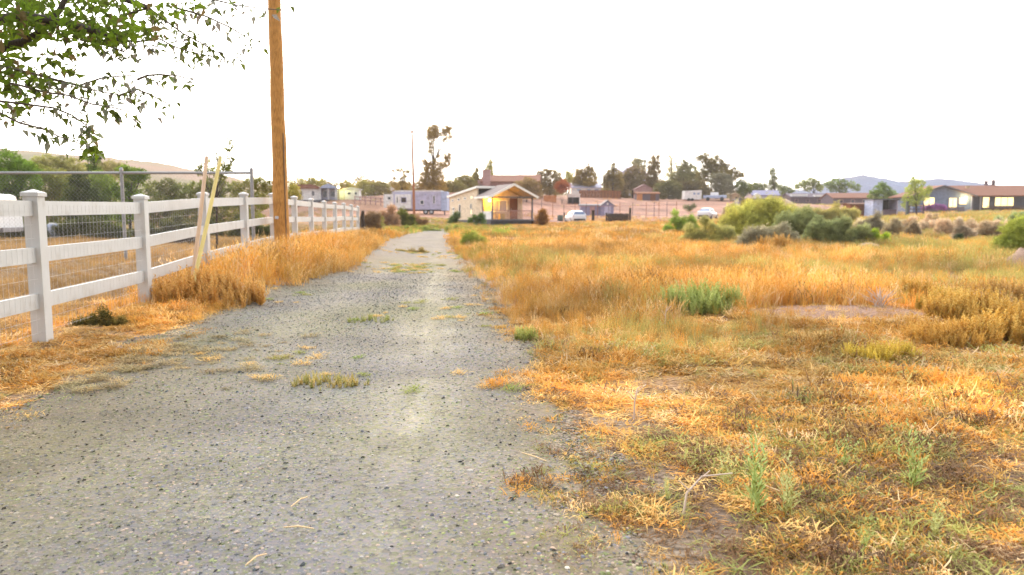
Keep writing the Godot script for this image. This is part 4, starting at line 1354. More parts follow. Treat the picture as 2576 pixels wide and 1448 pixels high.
	tree("bushy_tree", "broad rounded tree just right of the hill house roof", 1383, 145, [[1358, 440, 9], [1373, 434, 9], [1390, 436, 10], [1404, 444, 9], [1362, 455, 15], [1385, 455, 16], [1408, 462, 12], [1375, 475, 15], [1400, 478, 14]], Color(0.11, 0.07, 0.03), Color(0.22, 0.16, 0.07))
	shrub("rust_shrub", "rust-red rounded shrub above the orange fence", 1413, 136, [[1405, 468, 9], [1416, 463, 10], [1425, 470, 9], [1412, 476, 10]], Color(0.22, 0.07, 0.025), Color(0.38, 0.13, 0.05))
	tree("bushy_tree", "little olive tree in the gap left of the spired tree", 1430, 170, [[1427, 436, 5], [1434, 438, 5], [1430, 448, 8], [1440, 452, 8]], O, Y)
	tree("bushy_tree", "dome-shaped tree with a thin spire on top", 1475, 165, [[1481, 413, 2], [1481, 421, 4], [1488, 424, 5], [1456, 437, 9], [1472, 432, 10], [1488, 436, 11], [1462, 450, 14], [1485, 452, 15], [1448, 456, 9], [1475, 464, 15]], Color(0.10, 0.06, 0.018), Color(0.21, 0.14, 0.035), {"thick": 17.1})
	tree("conifer", "wide dark conifer right of the bright gap in the skyline", 1542, 158, [[1543, 410, 2], [1542, 418, 5], [1545, 427, 7], [1536, 436, 9], [1552, 440, 10], [1530, 450, 11], [1545, 454, 14], [1526, 463, 9], [1555, 464, 13]], Color(0.075, 0.05, 0.018), Color(0.17, 0.12, 0.04), {"thick": 17.1})
	tree("bushy_tree", "brown bushy tree masking the lavender two-storey house", 1590, 165, [[1585, 434, 10], [1612, 430, 10], [1598, 424, 8], [1565, 452, 11], [1580, 446, 12], [1600, 450, 15], [1618, 452, 13], [1575, 465, 14], [1605, 468, 15], [1628, 470, 12]], Color(0.10, 0.065, 0.03), Color(0.20, 0.145, 0.065), {"thick": 17.1})
	tree("tall_tree", "dark tree top standing above the lavender house roof", 1605, 210, [[1601, 401, 5], [1596, 410, 7], [1608, 408, 7], [1622, 405, 4], [1603, 420, 9], [1620, 418, 6], [1612, 432, 10]], Color(0.09, 0.07, 0.025), Color(0.17, 0.14, 0.05))
	tree("tall_tree", "tall narrow brown-olive tree right of the lavender house", 1645, 165, [[1656, 394, 4], [1643, 396, 5], [1650, 404, 7], [1641, 412, 9], [1652, 415, 8], [1638, 426, 10], [1649, 430, 11], [1642, 446, 13], [1636, 460, 13], [1655, 460, 10]], Color(0.10, 0.06, 0.025), Color(0.18, 0.125, 0.05), {"thick": 17.1})
	tree("tall_tree", "thin pale poplar tree standing against the white sky", 1688, 180, [[1686, 391, 4], [1690, 398, 5], [1686, 407, 5], [1689, 416, 6], [1684, 424, 6], [1690, 432, 8], [1680, 440, 8], [1700, 412, 4]], Color(0.20, 0.15, 0.06), Color(0.30, 0.24, 0.10), {"thick": 6.8})
	tree("broad_tree", "broad grey-green tree between the pale poplar and the great tree", 1722, 168, [[1720, 410, 8], [1735, 418, 9], [1712, 424, 9], [1740, 430, 12], [1722, 432, 13], [1700, 446, 13], [1725, 450, 16], [1750, 450, 12], [1690, 460, 13]], Color(0.10, 0.085, 0.035), Color(0.21, 0.185, 0.08), {"thick": 17.1})
	tree("broad_tree", "great spreading dark tree, biggest of the skyline", 1800, 160, [[1757, 400, 6], [1766, 394, 5], [1776, 392, 7], [1772, 403, 8], [1794, 402, 9], [1806, 394, 5], [1790, 412, 11], [1780, 424, 13], [1800, 422, 12], [1815, 410, 7], [1830, 415, 6], [1822, 422, 8], [1808, 434, 14], [1832, 434, 10], [1765, 440, 12], [1785, 442, 14], [1848, 430, 8], [1860, 438, 8], [1868, 440, 5], [1845, 446, 10], [1820, 448, 12]], Color(0.07, 0.05, 0.018), Color(0.17, 0.13, 0.04), {"thick": 16.1, "r": 0.35})
	tree("round_tree", "rounded silver-grey tree below the great spreading tree", 1815, 150, [[1800, 450, 11], [1815, 446, 11], [1830, 452, 12], [1805, 464, 14], [1826, 466, 15], [1815, 480, 14], [1840, 474, 10]], Color(0.09, 0.075, 0.05), Color(0.17, 0.145, 0.10), {"thick": 17.1})
	tree("hedge_tree", "dark hedge tree left of the white box trailer", 1680, 156, [[1660, 474, 12], [1680, 470, 13], [1700, 472, 13], [1668, 488, 12], [1690, 488, 12], [1708, 490, 10]], Color(0.05, 0.042, 0.018), Color(0.13, 0.11, 0.045), {"thick": 17.1})
	tree("hedge_tree", "dark brown hedge tree behind the white box trailer", 1745, 158, [[1725, 474, 12], [1745, 470, 13], [1765, 472, 13], [1735, 486, 11], [1760, 488, 12], [1780, 484, 11]], Color(0.055, 0.035, 0.02), Color(0.12, 0.09, 0.04), {"thick": 17.1})
	tree("bushy_tree", "dark green rounded tree at the right end of the skyline mass", 1868, 150, [[1866, 456, 6], [1862, 468, 10], [1876, 470, 10], [1868, 482, 11], [1885, 478, 7]], Color(0.045, 0.05, 0.015), Color(0.11, 0.12, 0.035), {"thick": 17.1})
	tree("low_tree", "low dark green tree behind the purple-roofed house", 1905, 185, [[1893, 470, 8], [1906, 466, 8], [1918, 470, 8], [1900, 480, 8], [1915, 480, 8]], Color(0.05, 0.06, 0.02), Color(0.12, 0.12, 0.04), {"group": "low trees right of the skyline"})
	tree("low_tree", "slim uneven tree standing alone against the sky", 1945, 175, [[1944, 428, 5], [1940, 436, 5], [1948, 438, 4], [1945, 446, 5], [1953, 448, 4], [1942, 456, 5], [1950, 460, 5], [1940, 468, 8], [1955, 470, 8]], Color(0.06, 0.065, 0.025), Color(0.15, 0.15, 0.06))
	tree("low_tree", "low green tree at the foot of the slim lone tree", 1975, 185, [[1964, 472, 7], [1978, 475, 7], [1990, 478, 6], [1970, 483, 8], [1985, 486, 6]], Color(0.05, 0.06, 0.02), Color(0.13, 0.14, 0.04), {"group": "low trees right of the skyline"})
	tree("low_tree", "rounded olive-green tree behind the white-roofed barn", 2045, 190, [[2010, 470, 7], [2022, 462, 8], [2040, 456, 9], [2055, 462, 9], [2035, 468, 11], [2062, 472, 8]], Color(0.07, 0.075, 0.02), Color(0.19, 0.19, 0.05))
	tree("low_tree", "wide green tree below the mountain, left of the brown-roofed barn", 2110, 190, [[2085, 464, 8], [2103, 459, 9], [2122, 462, 9], [2140, 466, 8], [2155, 472, 7], [2095, 474, 9], [2120, 475, 10]], Color(0.05, 0.065, 0.02), Color(0.15, 0.175, 0.05))
	tree("low_tree", "dense round green tree behind the blue-grey shed", 2222, 120, [[2220, 466, 7], [2208, 478, 10], [2232, 478, 11], [2247, 488, 9], [2198, 492, 10], [2222, 492, 13], [2240, 500, 9]], Color(0.045, 0.065, 0.018), Color(0.15, 0.185, 0.05), {"thick": 17.1})
	tree("yellow_tree", "pale yellow-green tree beside the ranch house gable", 2302, 96, [[2297, 451, 5], [2310, 455, 6], [2300, 464, 8], [2318, 462, 7], [2292, 478, 10], [2312, 482, 11], [2335, 478, 8], [2285, 498, 10], [2300, 506, 11], [2322, 494, 10], [2280, 515, 8]], Color(0.13, 0.14, 0.03), Color(0.32, 0.31, 0.08), {"thick": 11.4})
	for q in [[1640, 492, "brown undergrowth bush left of the low brown shed"], [1560, 478, "brown bush filling the gap below the wide dark conifer"], [1735, 462, "dim olive tree filling the middle of the right skyline"], [1120, 478, "dusky bush directly behind the travel trailer roof"], [1000, 482, "dusky bush behind the trailer's nose"]]:
		tree("backdrop_tree", q[2], q[0], 172, [[q[0] - 32, q[1] + 2, 15], [q[0] - 14, q[1] - 6, 17], [q[0] + 6, q[1] - 4, 17], [q[0] + 26, q[1] + 2, 15], [q[0], q[1] + 12, 18]], B * 0.9, Color(0.19, 0.14, 0.055), {"thick": 15.0, "group": "dim trees behind the skyline"})
	# what lies behind all of them
	var places := []
	var tints := []
	for i in 8000:
		var a := rf(-0.80, 0.78)
		var d := rf(255.0, 290.0)
		var x := a * d
		var tall := 6.5 + 5.0 * wob.get_noise_2d(x * 1.5, 7.0) + 3.5 * wob.get_noise_2d(x * 9.0, 17.0)
		tall *= lerpf(0.45, 1.0, smoothstep(0.42, 0.25, a))
		var y := h(x, -d) + rng.randf() * maxf(tall, 1.0)
		places.append(Transform3D(tumble() * Basis.from_scale(Vector3.ONE * rf(1.0, 1.9)), Vector3(x, y, -d)))
		var c := Color(0.16, 0.115, 0.04).lerp(Color(0.34, 0.26, 0.085), rng.randf())
		tints.append(Color(c.r, c.g, c.b))
	tag(many("treeline", clump, M.leafy, places, tints), "far-off olive treeline along the foot of the sky", "", "", "stuff")

func shrubs() -> void:
	var sage := Color(0.17, 0.135, 0.09)
	var sage2 := Color(0.36, 0.28, 0.20)
	var ol := Color(0.17, 0.15, 0.04)
	var ol2 := Color(0.40, 0.37, 0.10)
	var dk := Color(0.06, 0.065, 0.03)
	var g1 := "sagebrush clump in the middle of the field"
	shrub("sagebrush", "olive sagebrush at the left end of the big clump, beside the white sedan", 1775, 27, heap(1708, 1850, 558, 614, 50), Color(0.22, 0.21, 0.08), Color(0.55, 0.53, 0.20), {"group": g1})
	shrub("sagebrush", "tall yellow-green sagebrush crowning the big clump", 1885, 30, heap(1818, 2010, 500, 606, 96), Color(0.26, 0.25, 0.07), Color(0.60, 0.59, 0.17), {"group": g1})
	shrub("sagebrush", "dark green sagebrush on the right shoulder of the clump", 2005, 28, heap(1945, 2085, 528, 614, 64), Color(0.14, 0.16, 0.07), Color(0.39, 0.40, 0.17), {"group": g1})
	shrub("sagebrush", "grey sagebrush with a dark hollow beneath, front of the clump", 1938, 25.5, heap(1870, 2010, 558, 620, 46), Color(0.20, 0.18, 0.12), Color(0.44, 0.40, 0.26), {"group": g1})
	shrub("sagebrush", "low dark green bush trailing off right of the clump", 2070, 26, heap(2015, 2135, 552, 616, 46), Color(0.14, 0.16, 0.07), Color(0.36, 0.38, 0.17), {"group": g1})
	shrub("sagebrush", "dark green bush left of the lime-green shrub", 2135, 26, heap(2085, 2195, 560, 613, 38), Color(0.14, 0.16, 0.07), Color(0.35, 0.36, 0.16), {"group": g1})
	shrub("lime_shrub", "lime-green low shrub on a pale hump", 2205, 26, heap(2168, 2242, 580, 614, 24), Color(0.19, 0.26, 0.03), Color(0.42, 0.52, 0.06))
	shrub("green_shrub", "vivid green round shrub in front of the white sedan", 1715, 42, heap(1676, 1752, 538, 582, 30), Color(0.14, 0.19, 0.04), Color(0.34, 0.43, 0.08))
	var g2 := "sagebrush band before the sheds and ranch house"
	var so := {"group": g2}
	shrub("sage_shrub", "dark grey sagebrush pair below the blue-grey shed", 2193, 38, heap(2172, 2216, 538, 582, 22), Color(0.14, 0.13, 0.09), Color(0.34, 0.30, 0.20), so)
	shrub("sage_shrub", "brown-grey sagebrush right of the lime-green shrub", 2245, 32, heap(2228, 2264, 556, 598, 20), Color(0.18, 0.16, 0.10), Color(0.40, 0.33, 0.21), so)
	shrub("sage_shrub", "pinkish sagebrush behind the brown-grey one", 2275, 40, heap(2246, 2312, 544, 584, 26), Color(0.29, 0.23, 0.14), Color(0.65, 0.51, 0.35), so)
	shrub("sage_shrub", "small dark sagebrush in the middle of the band", 2300, 33, heap(2284, 2316, 560, 590, 16), Color(0.17, 0.14, 0.09), Color(0.39, 0.31, 0.20), so)
	shrub("sage_shrub", "mauve sagebrush below the purple flowering hedge", 2350, 42, heap(2322, 2380, 545, 576, 24), Color(0.29, 0.23, 0.14), Color(0.65, 0.51, 0.35), so)
	shrub("sage_shrub", "pink-tan sagebrush below the ranch house's lit gable", 2395, 36, heap(2360, 2424, 545, 590, 30), Color(0.29, 0.23, 0.14), Color(0.65, 0.51, 0.35), so)
	shrub("sage_shrub", "grey sagebrush with a blackish green base", 2417, 29, heap(2398, 2446, 560, 602, 24), Color(0.20, 0.17, 0.12), Color(0.49, 0.40, 0.29), so)
	shrub("sage_shrub", "long low pale sagebrush strip behind the dark grey pair", 2235, 44, heap(2120, 2350, 548, 584, 80), Color(0.30, 0.26, 0.15), Color(0.58, 0.50, 0.33), so)
	shrub("sage_shrub", "long low pinkish sagebrush strip at the foot of the ranch house slope", 2430, 41, heap(2300, 2560, 550, 590, 90), Color(0.32, 0.26, 0.17), Color(0.62, 0.50, 0.36), so)
	shrub("dark_bush", "small blackish green bush at the foot of the grey sagebrush", 2416, 27.5, [[2410, 596, 6], [2420, 596, 6], [2416, 602, 6]], Color(0.015, 0.03, 0.015), Color(0.05, 0.07, 0.035))
	shrub("sage_shrub", "grey-lilac sagebrush right of the blackish bush", 2448, 32, heap(2430, 2470, 566, 602, 20), Color(0.29, 0.23, 0.14), Color(0.65, 0.51, 0.35), so)
	shrub("sage_shrub", "broad brown sagebrush below the ranch house deck", 2493, 31, heap(2456, 2532, 552, 600, 34), Color(0.21, 0.17, 0.10), Color(0.52, 0.40, 0.26), so)
	shrub("mint_shrub", "pale mint-green shrub under the end of the deck", 2545, 48, heap(2505, 2630, 532, 558, 34), Color(0.19, 0.23, 0.10), Color(0.42, 0.47, 0.24))
	shrub("tall_green_bush", "big yellow-green bush at the right edge of the picture", 2570, 20, heap(2518, 2660, 545, 650, 60), Color(0.17, 0.20, 0.04), Color(0.42, 0.45, 0.10))
	shrub("flowering_hedge", "magenta-purple flowering hedge along the ranch house front", 2350, 106, [[2326, 524, 5], [2336, 522, 5], [2346, 520, 5], [2358, 520, 5], [2370, 521, 5], [2378, 524, 4]], Color(0.14, 0.06, 0.14), Color(0.34, 0.13, 0.32), {"category": "hedge", "thick": 22.8})
	for q in [[60, 31, 545, 602, "blackish green low shrub in the yard left of the first fence post"], [215, 30, 540, 600, "blackish green low shrub in the yard between the first two fence posts"], [420, 32, 548, 598, "low dark olive shrub in the yard between the second and third fence posts"], [590, 33, 545, 594, "low dark olive shrub in the yard below the corner of the chain-link fence"]]:
		shrub("yard_shrub", q[4], q[0], q[1], heap(q[0] - 95, q[0] + 95, q[2], q[3], 44), Color(0.045, 0.055, 0.025), Color(0.14, 0.145, 0.05), {"group": "low shrubs in the yard"})
	# around the tiny home and the end of the fence
	shrub("green_bush", "dark green bush at the foot of the thin far pole", 1020, 56, heap(994, 1042, 522, 574, 30), Color(0.06, 0.075, 0.015), Color(0.20, 0.20, 0.04))
	shrub("dry_bush", "brown dry bush right of the thin far pole", 1055, 58, heap(1040, 1072, 536, 566, 14), Color(0.16, 0.10, 0.05), Color(0.36, 0.22, 0.11))
	shrub("dry_bush", "grey-brown dry bush at the end of the white fence", 932, 36, heap(908, 958, 530, 574, 24), Color(0.13, 0.09, 0.05), Color(0.33, 0.23, 0.13))
	shrub("dry_bush", "pale tan dry bush left of the dark green bush", 975, 52, heap(950, 1000, 526, 570, 24), Color(0.26, 0.17, 0.10), Color(0.50, 0.34, 0.21))
	shrub("light_green_bush", "light green bush between the two dry bushes", 954, 44, heap(940, 968, 544, 572, 14), Color(0.15, 0.17, 0.04), Color(0.36, 0.34, 0.10))
	shrub("wall_weed", "dark green weed against the far left end of the cream wall", 1142, 69, heap(1130, 1156, 538, 566, 14), Color(0.05, 0.09, 0.03), Color(0.16, 0.22, 0.06), {"category": "weed"})
	shrub("wall_weed", "tall green weed in the middle of the cream wall", 1199, 63, heap(1182, 1218, 536, 564, 14), Color(0.05, 0.10, 0.03), Color(0.17, 0.24, 0.06), {"category": "weed"})
	shrub("rust_shrub", "rust-brown shrub at the right corner of the tiny home's porch", 1364, 62, heap(1350, 1378, 530, 562, 14), Color(0.16, 0.075, 0.02), Color(0.36, 0.19, 0.05))
	shrub("bank_bush", "dark green bush on the bare bank above the white sedan", 1738, 108, [[1724, 524, 4], [1733, 521, 5], [1744, 521, 6], [1736, 527, 5]], Color(0.06, 0.075, 0.03), Color(0.15, 0.17, 0.07))
	shrub("yellow_bush", "yellow-green bush below the pale block shed", 1870, 60, heap(1822, 2000, 508, 562, 56), Color(0.22, 0.19, 0.04), Color(0.46, 0.41, 0.11))
	shrub("yellow_bush", "yellow-green bush right of the clump, below the barns", 2010, 58, heap(1945, 2125, 516, 564, 56), Color(0.23, 0.21, 0.06), Color(0.48, 0.42, 0.15))
	shrub("yellow_bush", "pale straw-green bush left of the brown shed", 2110, 60, heap(2065, 2160, 518, 560, 34), Color(0.24, 0.22, 0.07), Color(0.50, 0.44, 0.16))

func near_plants() -> void:
	shrub("road_weed", "dry olive clump far up the middle of the gravel", 1038, 21.5, heap(1000, 1075, 624, 648, 22), Color(0.20, 0.15, 0.05), Color(0.42, 0.33, 0.13), {"category": "weed", "size": 0.06})
	shrub("edge_weed", "tall green weed strip beside the right edge of the drive", 1200, 24.0, heap(1165, 1232, 588, 660, 34), Color(0.15, 0.18, 0.03), Color(0.38, 0.39, 0.09), {"category": "weed", "size": 0.07})
	shrub("edge_weed", "green weeds closing the far end of the drive", 1075, 46.0, heap(1000, 1170, 564, 590, 44), Color(0.14, 0.17, 0.04), Color(0.36, 0.37, 0.10), {"category": "weed", "size": 0.11})
	shrub("low_bush", "low dark green bush on the verge between the first two fence posts", 250, 7.6, heap(190, 308, 780, 830, 34), Color(0.03, 0.04, 0.012), Color(0.22, 0.17, 0.05), {"size": 0.035, "thick": 6.8})
	var gold := Color(0.46, 0.26, 0.04)
	var gold2 := Color(0.74, 0.50, 0.12)
	var lime := Color(0.30, 0.35, 0.08)
	var lime2 := Color(0.52, 0.56, 0.18)
	patch("green_weed", "bright green feathery weed patch in the middle of the field", 1757, 8.8, 0.85, 0.40, 34, lime, lime2)
	patch("green_weed", "small pale green weed at the right edge of the gravel", 1326, 6.9, 0.2, 0.17, 9, Color(0.34, 0.36, 0.08), Color(0.54, 0.54, 0.16))
	patch("dried_weed", "orange dried weed standing before the sagebrush clump", 1952, 22.8, 0.75, 0.62, 14, Color(0.42, 0.24, 0.05), Color(0.66, 0.42, 0.13))
	patch("verge_weed", "tall orange dry weeds hiding the feet of the guy wires", 512, 9.2, 1.0, 0.46, 26, Color(0.50, 0.26, 0.05), Color(0.74, 0.46, 0.14))
	patch("road_weed", "green and straw weed patch in the middle of the gravel, nearest the camera", 812, 5.0, 0.42, 0.12, 16, Color(0.32, 0.33, 0.07), Color(0.60, 0.46, 0.16))
	patch("road_weed", "faint green weed patch on the gravel beyond the nearest one", 930, 8.0, 0.4, 0.11, 12, Color(0.32, 0.34, 0.10), Color(0.46, 0.46, 0.16))
	var brush := "golden dried brush in the right of the field"
	patch("rabbitbrush", "golden dried brush standing alone behind the bleached dead shrub", 2298, 9.8, 0.45, 0.36, 20, gold, gold2, brush)
	patch("rabbitbrush", "low yellow brush nearest the camera, left of the other golden brush", 2232, 5.9, 0.45, 0.19, 22, Color(0.44, 0.30, 0.04), Color(0.70, 0.54, 0.08), brush)
	patch("rabbitbrush", "yellow-topped brush just right of the bleached dead shrub", 2392, 8.6, 0.5, 0.33, 24, Color(0.44, 0.30, 0.04), gold2, brush)
	patch("rabbitbrush", "dull orange dried brush farthest right and farthest back", 2525, 9.6, 0.75, 0.36, 30, Color(0.42, 0.24, 0.05), Color(0.66, 0.42, 0.13), brush)
	patch("rabbitbrush", "biggest golden brush, toward the right edge", 2470, 7.9, 0.8, 0.40, 40, gold, gold2, brush)
	patch("rabbitbrush", "orange dried brush in front of the biggest golden one", 2400, 6.6, 0.6, 0.27, 30, Color(0.46, 0.25, 0.04), Color(0.68, 0.42, 0.09), brush)
	patch("rabbitbrush", "golden brush cut by the right edge of the picture", 2562, 6.7, 0.7, 0.36, 34, gold, gold2, brush)
	for q in [[1757, 8.8, 0.36], [1326, 6.9, 0.15], [2298, 9.8, 0.2], [2232, 5.9, 0.15], [2390, 8.6, 0.2], [2525, 9.6, 0.25], [2470, 7.9, 0.25], [2400, 6.6, 0.22], [2560, 6.7, 0.25], [2220, 8.9, 0.3], [250, 7.6, 0.35], [2572, 15.5, 0.5], [2186, 25.0, 0.6], [1950, 22.5, 0.5]]:
		cleared.append([(q[0] - 1288.0) / FOCAL * q[1], q[1], q[2]])
	# feathery young weeds in the near right corner
	var fm := feather(5)
	var fl := ["feathery green weed with the tallest stem beside the bent pale twig", "feathery green weed left of the tallest one, near the gravel edge", "feathery green weed at the bottom edge of the picture", "feathery green weed right of the tallest one", "feathery yellow-green weed farthest right in the near corner", "short feathery weed beside the gravel, left of the bent dead stem", "thin feathery weed between the tallest one and the right edge, far back", "low feathery weed at the bottom edge, right of the other one there"]
	var fp := [[1920, 1400, 2.75, 0.36], [1845, 1330, 3.0, 0.2], [2215, 1480, 2.4, 0.15], [2010, 1410, 2.7, 0.26], [2330, 1300, 3.0, 0.3], [1690, 1330, 2.9, 0.12], [2150, 1250, 3.2, 0.2], [2400, 1440, 2.5, 0.16]]
	for i in fp.size():
		var q: Array = fp[i]
		var o := thing("feathery_weed", fl[i], "weed", G(q[0], q[2], -0.01), i * 1.3, "feathery green weeds in the near right corner")
		share("stems", fm, [M.weed_green, M.weed_pale][i % 2], o, Transform3D(Basis.from_scale(Vector3.ONE * q[3] / 0.9), Vector3.ZERO))
	# a dead bleached twig bush
	var root := thing("dead_shrub", "bleached dead shrub of bare pale twigs in the right of the field", "shrub", G(2220, 8.9, -0.02))
	for i in 16:
		var st := begin()
		var a := rf(-1.1, 1.1)
		var b := rf(0, TAU)
		var tip := Vector3(sin(a) * 0.30, rf(0.14, 0.30), sin(b) * 0.14)
		tube(st, [Vector3(rf(-0.08, 0.08), 0, rf(-0.04, 0.04)), tip * 0.55 + Vector3(rf(-0.03, 0.03), 0.03, 0), tip], [0.007, 0.0055, 0.002], 5)
		tube(st, [tip * 0.55, tip * 0.75 + Vector3(rf(-0.1, 0.1), rf(0.0, 0.06), rf(-0.06, 0.06))], [0.004, 0.002], 4)
		part("twig", st, M.bleached, root)
	# loose straws and stalks
	var sticks := [["straw-coloured stick lying on the gravel right of centre", [1314, 1168, 1345, 1184, 1375, 1196], 3.4], ["bent pale twig among the near right weeds", [1925, 1241, 1945, 1266, 1977, 1278], 2.95],
		["thin straw on the gravel near the bottom middle", [722, 1285, 735, 1272, 745, 1254], 2.85], ["pair of straws at the bottom edge of the gravel", [600, 1446, 615, 1432, 632, 1416], 2.35], ["curled straw on the gravel left of the bottom middle", [690, 1348, 730, 1340, 770, 1350], 2.6],
		["pale broken twig in the matted weeds at right", [2080, 1178, 2098, 1182, 2110, 1188], 3.3], ["short bleached stick near the right edge", [2480, 1205, 2505, 1206, 2522, 1210], 3.2]]
	for s in sticks:
		var p: Array = s[1]
		var o := thing("dry_stick", s[0], "stick", G((p[0] + p[4]) * 0.5, s[2], 0.02), 0.0, "dry sticks and straws lying about")
		var w := begin()
		var k: float = s[2] / FOCAL
		var tilt: float = (p[5] - p[1]) * k * 2.2
		tube(w, [Vector3(-(p[4] - p[0]) * 0.5 * k, 0.012, -tilt * 0.5), Vector3((p[2] - (p[0] + p[4]) * 0.5) * k, 0.018, tilt * 0.12), Vector3((p[4] - p[0]) * 0.5 * k, 0.01, tilt * 0.5)], [0.0025, 0.0032, 0.002], 6)
		part("stem", w, M.straw, o)
	var stalks := [["pale dead stalk standing in front of the bright green weed", 1677, 7.6, 0.26, 0.02], ["pale dead stem leaning over at the gravel edge in the near right", 1735, 2.75, 0.17, 0.12], ["thin straw stalk standing at the gravel edge, mid-field", 1602, 4.1, 0.2, 0.03], ["dead straw stem left of the rabbitbrush", 2150, 8.0, 0.24, -0.05]]
	for s in stalks:
		var o := thing("dead_stalk", s[0], "stalk", G(s[1], s[2], -0.01), 0.0, "single dead stalks standing in the field")
		var w := begin()
		var t: float = s[3]
		var l: float = s[4]
		tube(w, [Vector3.ZERO, Vector3(l * 0.1, t * 0.6, 0), Vector3(l * 0.6, t, 0), Vector3(l * 1.6, t * 1.08, 0)], [0.006, 0.005, 0.004, 0.002], 6)
		tube(w, [Vector3(l * 0.2, t * 0.65, 0), Vector3(l * 0.2 - 0.05, t * 0.95, 0.02)], [0.0035, 0.002], 5)
		tube(w, [Vector3(l * 0.4, t * 0.85, 0), Vector3(l * 0.4 + 0.06, t * 1.1, -0.02)], [0.0035, 0.002], 5)
		part("stem", w, M.bleached, o)
	# stones
	rock("boulder", "pinkish tan boulder at the right edge of the field", 2572, 15.5, 0.34, 0.42)
	rock("boulder", "pale pink hump of rock below the lime-green shrub", 2186, 25.0, 0.42, 0.2)
	rock("stone", "pale stone lying on the verge by the low dark bush", 290, 6.35, 0.05, 0.04)
	rock("stone", "smaller pale stone beside the other on the verge", 312, 6.33, 0.04, 0.03)
	rock("stone", "dark stone lying on the gravel, centre foreground", 962, 3.05, 0.022, 0.016)
	rock("stone", "dark bluish stone at the right of the near gravel", 1600, 2.95, 0.024, 0.018)

func patch(called: String, label: String, px: float, d: float, wide: float, tall: float, n: int, ca: Color, cb: Color, group := "") -> void:   # a loose stand of feathery stems
	var o := thing(called, label, "brush" if called == "rabbitbrush" else "weed", G(px, d, -0.01), 0.0, group)
	var places := []
	var tints := []
	for i in n * 3:
		var r := sqrt(rng.randf()) * wide * 0.6
		var t := rf(0, TAU)
		var p := Vector3(cos(t) * r * 1.2, 0, sin(t) * r * 0.7)
		p.y = h(o.position.x + p.x, o.position.z + p.z) - h(o.position.x, o.position.z)
		var s := tall * rf(0.6, 1.2) * (1.15 - r / wide * 0.7)
		places.append(Transform3D(spin(Vector3(s * 0.95, s, s * 0.95), 0.3), p))
		var c := ca.lerp(cb, rng.randf()) * rf(0.85, 1.15)
		tints.append(Color(c.r, c.g, c.b))
	many("stems", frond, M.blade, places, tints, o)

func rock(called: String, label: String, px: float, d: float, r: float, tall: float) -> void:
	var st := begin()
	st.set_smooth_group(1)
	var rows := []
	for j in 7:
		var t := j / 6.0 * PI * 0.5
		var ring := []
		for k in 11:
			var a := k * TAU / 11
			var w := 1.0 + 0.28 * wob.get_noise_3d(cos(a) * 40.0 + px, sin(a) * 40.0, t * 30.0)
			ring.append(Vector3(cos(a) * cos(t) * r * w, -0.15 * tall + tall * 1.15 * sin(t) * w, sin(a) * cos(t) * r * w * 0.8))
		rows.append(ring)
	loft(st, rows)
	var o := part(called, st, M.dark_rock if label.begins_with("dark") else M.rock, self)
	o.position = G(px, d)
	tag(o, label, called)

